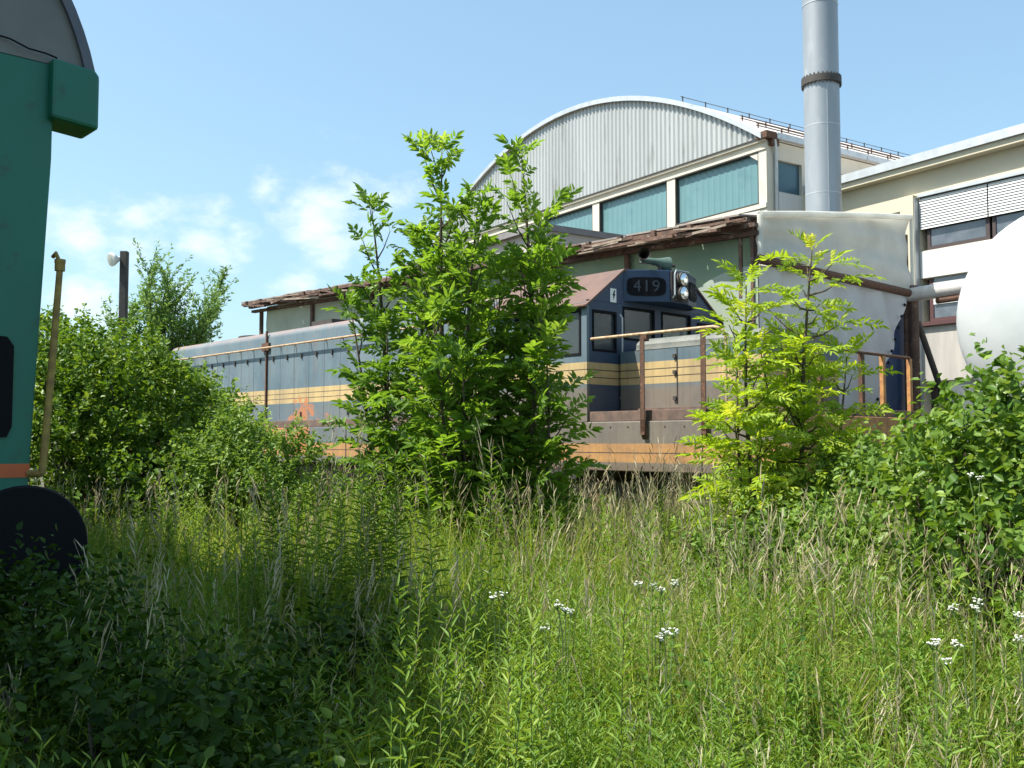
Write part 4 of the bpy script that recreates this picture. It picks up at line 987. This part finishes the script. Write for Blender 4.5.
# ---- feathery tree at the back
def feathery(label, base, seed, sprays, n_l, L, name='feathery_tree'):
    rg = np.random.default_rng(seed); rs = random.Random(seed)
    rt_ = empty(name, base + (0,)); tag(rt_, label, 'tree')
    m = MB(); LP, LD = [], []
    for (dx, dz, w) in sprays:
        b0 = Vector((rs.uniform(-.15, .15), rs.uniform(-.2, .2), 0)); e = Vector((dx, rs.uniform(-.8, .8), dz))
        pts = []
        for i in range(11):
            f = i / 10; p = b0.lerp(e, f); p.z = dz * (f ** .8) - (.25 * f ** 4) * dz * .2; pts.append(p)
        m.tube(pts, [.05 * (1 - i / 10) + .01 for i in range(11)], 5, False)
        for i in range(4, 11):
            for k in range(int(w) + 2):
                c = pts[i]; a = rs.uniform(0, 6.28); dr = (e - b0).normalized() * .9 + Vector((math.cos(a) + .35, math.sin(a), .25)) * .6; dr.normalize(); bl = rs.uniform(.4, 1.3)
                m.tube([c, c + dr * bl], [.006, .002], 3, False)
                for q in range(n_l):
                    f = rs.random(); pd = c + dr * bl * f + Vector((rs.gauss(0, .02), rs.gauss(0, .02), rs.gauss(0, .02))); LP.append(tuple(pd)); LD.append(tuple(dr * .7 + Vector((rs.gauss(0, .6), rs.gauss(0, .6), rs.gauss(-.1, .4)))))
    m.build('trunk', M['bark'], rt_)
    LP = np.array(LP); LD = np.array(LD); n = len(LP)
    V, F, A = leaves(LP, LD, rg.normal(size=(n, 3)) + np.array([0, 0, .8]), L * rg.uniform(.6, 1.2, n), L * .32 * np.ones(n), np.clip(rg.normal(.5, .2, n), 0, 1))
    np_mesh('crown', V, F, M['willow'], A, rt_)
YW = 31.0
sp_ = [(P(px, YW) - P(160, YW), zt(py, YW), w) for px, py, w in ((152, 266, 5), (168, 275, 6), (140, 290, 6), (180, 295, 6), (213, 275, 5), (205, 292, 5), (212, 308, 5), (195, 318, 6), (130, 305, 6), (165, 300, 7), (185, 325, 6), (118, 322, 5), (150, 310, 7), (172, 322, 7))]
feathery('feathery pale green tree with upswept sprays against the sky beside the yard lamp', (P(160, YW), YW), 41, sp_, 22, .15)

# ---- big unseen tree added left of the camera to shade the foreground
bush_tree = empty('added_shade_tree', (-5.7, 2.1, 0)); tag(bush_tree, 'unseen dense tree added beside the wagon to shade the foreground', 'tree')
rg = np.random.default_rng(51)
lob = np.array([(0, 0, 6.0, 1.6), (1.1, -.9, 5.6, 1.15), (-.9, .9, 5.6, 1.3), (-.2, -1.3, 5.4, 1.4), (.5, 1.0, 5.6, 1.1), (1.5, -2.3, 5.4, 1.2), (-.3, -2.6, 5.2, 1.4), (-1.6, -.4, 5.3, 1.5), (-1.0, 1.7, 5.7, 1.0), (.9, -3.2, 5.3, 1.2), (-1.7, -2.0, 5.2, 1.4), (1.3, 2.5, 5.9, .95), (.5, 2.2, 5.6, 1.0), (1.2, .9, 5.7, .9)])
n = 70000; ix = rg.integers(0, len(lob), n); d = nmz(rg.normal(size=(n, 3))); Pn = lob[ix, :3] + d * (lob[ix, 3] * rg.random(n) ** .4)[:, None]
V, F, A = leaves(Pn, rg.normal(size=(n, 3)), rg.normal(size=(n, 3)) * .5 + np.array([0, 0, 1]), rg.uniform(.12, .2, n), rg.uniform(.09, .13, n), rg.random(n))
np_mesh('crown', V, F, M['bush'], A, bush_tree)
m = MB(); m.tube([(0, 0, 0), (.05, 0, 2.5), (0, 0, 5)], [.18, .14, .09], 10)
for l in lob: m.tube([(0, 0, 3.4), (l[0] * .5, l[1] * .5, l[2] * .85), tuple(l[:3])], [.07, .05, .02], 6)
m.build('trunk', M['bark'], bush_tree)

# ---- meadow
def field(n, y0, y1, power=1.0, margin=1.2):
    """points within the viewed wedge (plus margin), denser near the camera"""
    u = RNG.random(n); Y = y0 * (y1 / y0) ** (u ** power)
    X = RNG.uniform(-1, 1, n) * (.56 * Y + margin)
    return X, Y
def keep(X, Y):
    v = np.stack([X - LO.x, Y - LO.y], 1); lx = v @ np.array([EX.x, EX.y]); ly = v @ np.array([EY.x, EY.y])
    k = (ly < .35) | (lx > 5.5)
    g2 = np.stack([X - GO.x, Y - GO.y], 1); gx = g2 @ np.array([EX.x, EX.y]); gy = g2 @ np.array([EY.x, EY.y])
    k &= ~((gx < .1) & (gy < .05) & (gy > -3.1))
    k &= (X * X + Y * Y) > 1.5 ** 2
    return k
def height(X, Y):
    h = .46 + .36 * vnoise(X, Y, 1.7, 2) + .28 * vnoise(X, Y, 4.6, 5)
    h *= np.clip(.80 + (Y - 2) * .065, .72, 1.28)
    return h
def dryness(X, Y):
    return np.clip(vnoise(X, Y, 1.1, 7) * .7 + .5 * np.exp(-((X - .8) ** 2 / 8 + (Y - 9) ** 2 / 14)) + .3 * np.exp(-((X - 1.4) ** 2 / 1.2 + (Y - 3.9) ** 2 / 2.5)) - .18, 0, 1)
parts_g, parts_d = [], []
X, Y = field(130000, 1.7, 17); k = keep(X, Y); X, Y = X[k], Y[k]; n = len(X)
h = height(X, Y) * RNG.uniform(.55, 1.12, n); dn = dryness(X, Y)
Pp = np.stack([X, Y, np.zeros(n)], 1); lean = RNG.normal(size=(n, 3)) * np.array([.22, .22, 0]); D = nmz(lean + np.array([0, 0, 1]))
bend = RNG.normal(size=(n, 3)) * np.array([.22, .22, 0]) + np.array([.03, 0, -.08])
wd = np.clip(.0035 + .0006 * Y, .004, .011) * RNG.uniform(.7, 1.5, n)
var = np.clip(RNG.normal(.30, .2, n) + dn * .45 + .3 * (vnoise(X, Y, 3.1, 3) - .5), 0, 1)
V, F, A = blades(Pp, D, bend, h, wd, var); 
gr = np_mesh('meadow_grass', V, F, M['grass'], A); tag(gr, 'tall green meadow grass filling the foreground', 'grass', kind='stuff')
# dry stalks with seed heads
X, Y = field(10000, 2.4, 14.5, .85); k = keep(X, Y) & (RNG.random(len(X)) < dryness(X, Y) ** 1.5 * 1.2); X, Y = X[k], Y[k]; n = len(X)
h = height(X, Y) * RNG.uniform(.95, 1.5, n); Pp = np.stack([X, Y, np.zeros(n)], 1); D = nmz(RNG.normal(size=(n, 3)) * np.array([.14, .14, 0]) + np.array([0, 0, 1]))
bd_ = RNG.normal(size=(n, 3)) * np.array([.16, .16, 0]) + np.array([.02, 0, -.05]); var = RNG.random(n)
w0 = np.clip(.0016 + .0003 * Y, .0022, .005)
st = blades(Pp, D, bd_, h, w0, var * .6, .8)
tipP = Pp + D * h[:, None] * .84 + bd_ * h[:, None] * .7; heads = []
for q in range(4):
    Dk = nmz(D + bd_ * 1.6 + RNG.normal(size=(n, 3)) * .16); heads.append(leaves(tipP + D * (h * .035 * q)[:, None], Dk, RNG.normal(size=(n, 3)), h * .07 * RNG.uniform(.7, 1.3, n), w0 * 1.9, np.clip(var + .1, 0, 1)))
V1, F1, A1 = st
V, F, A = merge([st] + heads)
o = np_mesh('dry_grass', V, F, M['dry'], A); tag(o, 'straw coloured seed heads rising above the green meadow grass', 'dry grass', kind='stuff')

# forbs with narrow leaves: mesh template and one merged undergrowth object
def forb_arrays(Pb, H, rg, nl, L, W, tilt=.9, spread=.12, whorl=2.399, mat_base=.45, top=True):
    n = len(Pb); leanD = nmz(rg.normal(size=(n, 3)) * np.array([spread, spread, 0]) + np.array([0, 0, 1])); out = []
    av = rg.uniform(0, 6.28, n); vb = np.clip(rg.normal(mat_base, .2, n) + (.6 * (vnoise(Pb[:, 0], Pb[:, 1], 2.3, 9) - .5) if n > 100 else 0), 0, 1)
    for i in range(nl):
        f = .12 + .88 * i / (nl - 1); a = av + whorl * i + rg.normal(0, .2, n)
        c = Pb + leanD * (H * f)[:, None]
        el = tilt * (f ** 1.5) + rg.normal(0, .15, n) + .1
        D = np.stack([np.cos(a) * np.cos(el), np.sin(a) * np.cos(el), np.sin(el)], 1)
        sz = (1.0 - .45 * f ** 2) * (.55 + .45 * min(1, f * 3)) * rg.uniform(.8, 1.15, n)
        out.append(leaves(c, D, np.tile(np.array([0, 0, 1.0]), (n, 1)) + rg.normal(size=(n, 3)) * .15, L * sz, W * sz, np.clip(vb + .25 * (f - .5) + rg.normal(0, .06, n), 0, 1), .22, .1))
    stem = blades(Pb, leanD, np.zeros((n, 3)), H, np.full(n, .006), vb * .6, .5)
    return out, stem
X, Y = field(11000, 1.8, 13, 1.0); X += 0
den = vnoise(X, Y, 1.3, 12); k = keep(X, Y) & (RNG.random(len(X)) < .12 + .88 * (vnoise(X, Y, 3.4, 15) > .47)); X, Y = X[k], Y[k]; n = len(X)
Pb = np.stack([X, Y, np.zeros(n)], 1); H = height(X, Y) * RNG.uniform(.5, 1.2, n)
o_, s_t = forb_arrays(Pb, H, RNG, 34, .082, .0125)
V, F, A = merge(o_ + [s_t]); o = np_mesh('weed_undergrowth', V, F, M['golden'], A); tag(o, 'narrow-leaved green weeds crowding between the grasses', 'weeds', kind='stuff')
# broad-leaved nettle like weeds (more in the lower left and right)
X, Y = field(5200, 1.8, 12); k = keep(X, Y) & (RNG.random(len(X)) < np.clip(.12 + (X / (Y * .5) > .25) * .6 + (X / (Y * .5) < -.2) * .9, 0, 1)); X, Y = X[k], Y[k]; n = len(X)
Pb = np.stack([X, Y, np.zeros(n)], 1); H = height(X, Y) * RNG.uniform(.6, 1.0, n)
o_, s_t = forb_arrays(Pb, H, RNG, 15, .085, .044, .3, .15, 1.571, .4)
V, F, A = merge(o_ + [s_t]); o = np_mesh('broadleaf_undergrowth', V, F, M['weed'], A); tag(o, 'broad-leaved nettle-like weeds at the edges of the meadow', 'weeds', kind='stuff')

# individual goldenrod plants
def plant_proto(name, H, nl, L, W, mat_l, rg, nstem=1, spread=.05, tilt=.9):
    rt_ = empty(name, (0, 0, 0)); Pb = np.stack([rg.normal(0, .06 * nstem ** .5 if nstem > 1 else 0, nstem), rg.normal(0, .06 * nstem ** .5 if nstem > 1 else 0, nstem), np.zeros(nstem)], 1)
    Hh = H * rg.uniform(.75, 1.05, nstem); o_, s_t = forb_arrays(Pb, Hh, rg, nl, L, W, tilt, spread)
    V, F, A = merge(o_); np_mesh('leaves', V, F, mat_l, A, rt_); np_mesh('stem', s_t[0], s_t[1], M['stem'], None, rt_)
    return rt_
def copy_tree(o):
    c = o.copy(); COL.objects.link(c)
    for chd in list(o.children):
        d = chd.copy(); COL.objects.link(d); d.parent = c
    return c
rgp = np.random.default_rng(61); protos = [plant_proto('goldenrod_plant', .95 + .06 * i, 60, .095, .0135, M['golden'], rgp) for i in range(6)]
rs = random.Random(5); cnt = 0
while cnt < 150:
    Y_ = rs.uniform(2.1, 6.2); X_ = rs.uniform(-.45, .56) * Y_
    if not keep(np.array([X_]), np.array([Y_]))[0]: continue
    pr_ = protos[cnt % 6]; o = pr_ if cnt < 6 else copy_tree(pr_)
    o.location = (X_, Y_, 0); o.rotation_euler = (rs.uniform(-.08, .08), rs.uniform(-.08, .08), rs.uniform(0, 6.28)); s = rs.uniform(.62, 1.22) * (.82 + .05 * (Y_ - 2)); o.scale = (s, s, s)
    tag(o, 'single-stemmed goldenrod plant with narrow pointed leaves in the foreground meadow', 'goldenrod', 'goldenrod plants scattered through the foreground'); cnt += 1
cl = plant_proto('goldenrod_clump', 1.5, 80, .13, .0165, M['bush'], rgp, 26, .06, .6); cl.location = (P(345, 5.9), 5.9, 0)  # darker bush leaf colour stands in for shade on this clump
tag(cl, 'tall goldenrod clump left of centre, leaf colour darkened for shade, highest of the weeds', 'goldenrod')
cl = plant_proto('goldenrod_clump', 1.05, 60, .10, .016, M['golden'], rgp, 16, .08); cl.location = (P(455, 3.4), 3.4, 0)
tag(cl, 'leafy goldenrod clump at the edge of the shade near bottom centre', 'goldenrod')
cl = plant_proto('goldenrod_clump', 1.18, 42, .12, .018, M['golden'], rgp, 10, .08); cl.location = (P(625, 7.6), 7.6, 0)
tag(cl, 'sunlit goldenrod clump in front of the locomotive bogie', 'goldenrod')

base_c = [plant_proto('goldenrod_clump', 1.12, 54, .10, .0145, M['golden'], rgp, 12, .09, .8) for i in range(2)]
spots = [(150, 8.4, 1.0), (235, 7.4, .95), (188, 9.6, 1.1), (420, 6.6, .95), (545, 6.0, .85), (480, 8.6, 1.05), (700, 6.4, .95), (590, 4.6, .8), (760, 5.2, .85), (840, 5.6, .95), (655, 8.8, 1.05), (510, 4.2, .8), (720, 3.9, .75), (880, 4.4, .85), (930, 3.4, .75), (620, 3.2, .7), (560, 9.4, 1.1), (300, 9.0, 1.1)]
for i, (px, Y_, sc_) in enumerate(spots):
    cl = base_c[i] if i < 2 else copy_tree(base_c[i % 2])
    cl.location = (P(px, Y_), Y_, 0); cl.rotation_euler = (0, 0, i * 2.1); cl.scale = (sc_ * (.9 + .25 * (i % 3) / 2),) * 2 + (sc_,)
    tag(cl, 'bushy many-stemmed goldenrod clump standing out of the sunlit meadow grass', 'goldenrod', 'goldenrod clumps in the sunlit meadow')

# yarrow-like white flowers, placed where they show
def yarrow(px, py, Y_, heads, label, seed, scl=1.0):
    rg = random.Random(seed); X_ = P(px, Y_); zt_ = zt(py, Y_)
    rt_ = empty('white_flower_plant', (X_, Y_, 0)); tag(rt_, label, 'wildflower', 'white flat-topped wildflowers in the meadow')
    for (dx, dy) in heads:
        st = MB(); fl = MB()
        hx = dx / 1000 * Y_; hz = zt_ - dy / 1000 * Y_; yy = rg.uniform(-.06, .06); fork = Vector((hx * .4, yy * .4, hz - .14))
        st.tube([(hx * .2, 0, 0), fork, (hx, yy, hz - .02)], [.003, .0025, .0018], 5, False)
        for q in range(11):
            a = rg.uniform(0, 6.28); r = .024 * scl * math.sqrt(rg.random()); c = Vector((hx + r * math.cos(a), yy + r * math.sin(a), hz + rg.uniform(-.014, .010)))
            st.tube([(hx, yy, hz - .03), c - Vector((0, 0, .002))], .0010, 3, False)
            rr2 = .0068 * scl * rg.uniform(.7, 1.2); pl = []; tl = Vector((rg.uniform(-.4, .4), rg.uniform(-.4, .4), 1)).normalized(); ux = tl.cross(Vector((0, 1, 0))).normalized(); uy = tl.cross(ux)
            for t in range(10):
                an = t / 10 * 6.283; q2 = rr2 * (1 if t % 2 else .7); pl.append(c + ux * q2 * math.cos(an) + uy * q2 * math.sin(an))
            fl.prism(pl, tl * .003)
        sm = st.build('stem', M['weed_stem'], rt_); fl.build('flower_head', M['flower'], sm)
fl_spec = [(650, 583, 4.6, [(-12, 0), (0, 0), (9, 3), (22, -3)], 'white flower head cluster at the centre right of the meadow, topmost group'),
 (565, 605, 4.2, [(-8, -5), (0, 0), (6, 6)], 'white flower heads left of the centre right cluster'),
 (666, 630, 3.9, [(-6, -4), (8, 1), (-7, 5)], 'small white flower heads just below the topmost group'),
 (930, 642, 3.6, [(-6, -4), (4, -1), (14, -5), (9, 14)], 'white flower heads below the oval-leaved shrub'),
 (965, 604, 3.9, [(-12, 3), (0, 0), (12, -4)], 'white flower heads in front of the oval-leaved shrub'),
 (1018, 635, 3.7, [(-8, 0), (2, 4), (-2, -20)], 'white flower heads by the right edge of the picture'),
 (497, 592, 4.4, [(-4, 0), (7, -2)], 'pair of white flower heads near the picture centre, leftmost of the sunlit ones'),
 (975, 475, 5.0, [(-4, 0), (5, 3)], 'white flower heads high in the oval-leaved shrub'),
 (545, 625, 4.2, [(0, 0)], 'single faint white flower head below the left cluster')]
for i, (a, b_, c, d, e) in enumerate(fl_spec): yarrow(a, b_, c, d, e, 70 + i, .8)

# trailing dead stems
def dead(px, Y_, label, seed, h):
    rs = random.Random(seed); rt_ = empty('dry_stalk', (P(px, Y_), Y_, 0)); tag(rt_, label, 'dry stalk'); 
    for k in range(9):
        m = MB(); hd = m
        dx, dy = rs.uniform(-.22, .22), rs.uniform(-.2, .2); hh = h * rs.uniform(.8, 1.08); b0 = Vector((rs.uniform(-.08, .08), rs.uniform(-.08, .08), 0)); e = Vector((dx * 1.2, dy, hh)); md = b0.lerp(e, .6) - Vector((dx * .15, 0, -.02)); m.tube([b0, md, e], [.004, .003, .002], 4, False)
        for q in range(14):
            f = q / 14; c = md.lerp(e, .35 + .65 * f); dv = (e - md).normalized() + Vector((rs.gauss(0, .35), rs.gauss(0, .35), rs.gauss(0, .2))); m2 = c + dv * .035; hd.bar(c, m2, .006, .004)
        m.build('stalk', M['dry'], rt_)
for i, (px, Y_, l, h) in enumerate([(655, 9.6, 'pale dry grass tuft in front of the right hand axle boxes', 1.38), (575, 9.8, 'pale dry grass tuft under the recessed cab corner', 1.35), (520, 7.2, 'pale dry grass tuft below the broad sapling', 1.15), (700, 7.5, 'straw coloured tuft left of the bent sapling trunk', 1.2), (290, 7.8, 'straw coloured tuft between the dark clump and pale bush', 1.2), (610, 8.2, 'straw coloured tuft below the locomotive skirt centre', 1.3)]):
    dead(px, Y_, l, 90 + i, h)
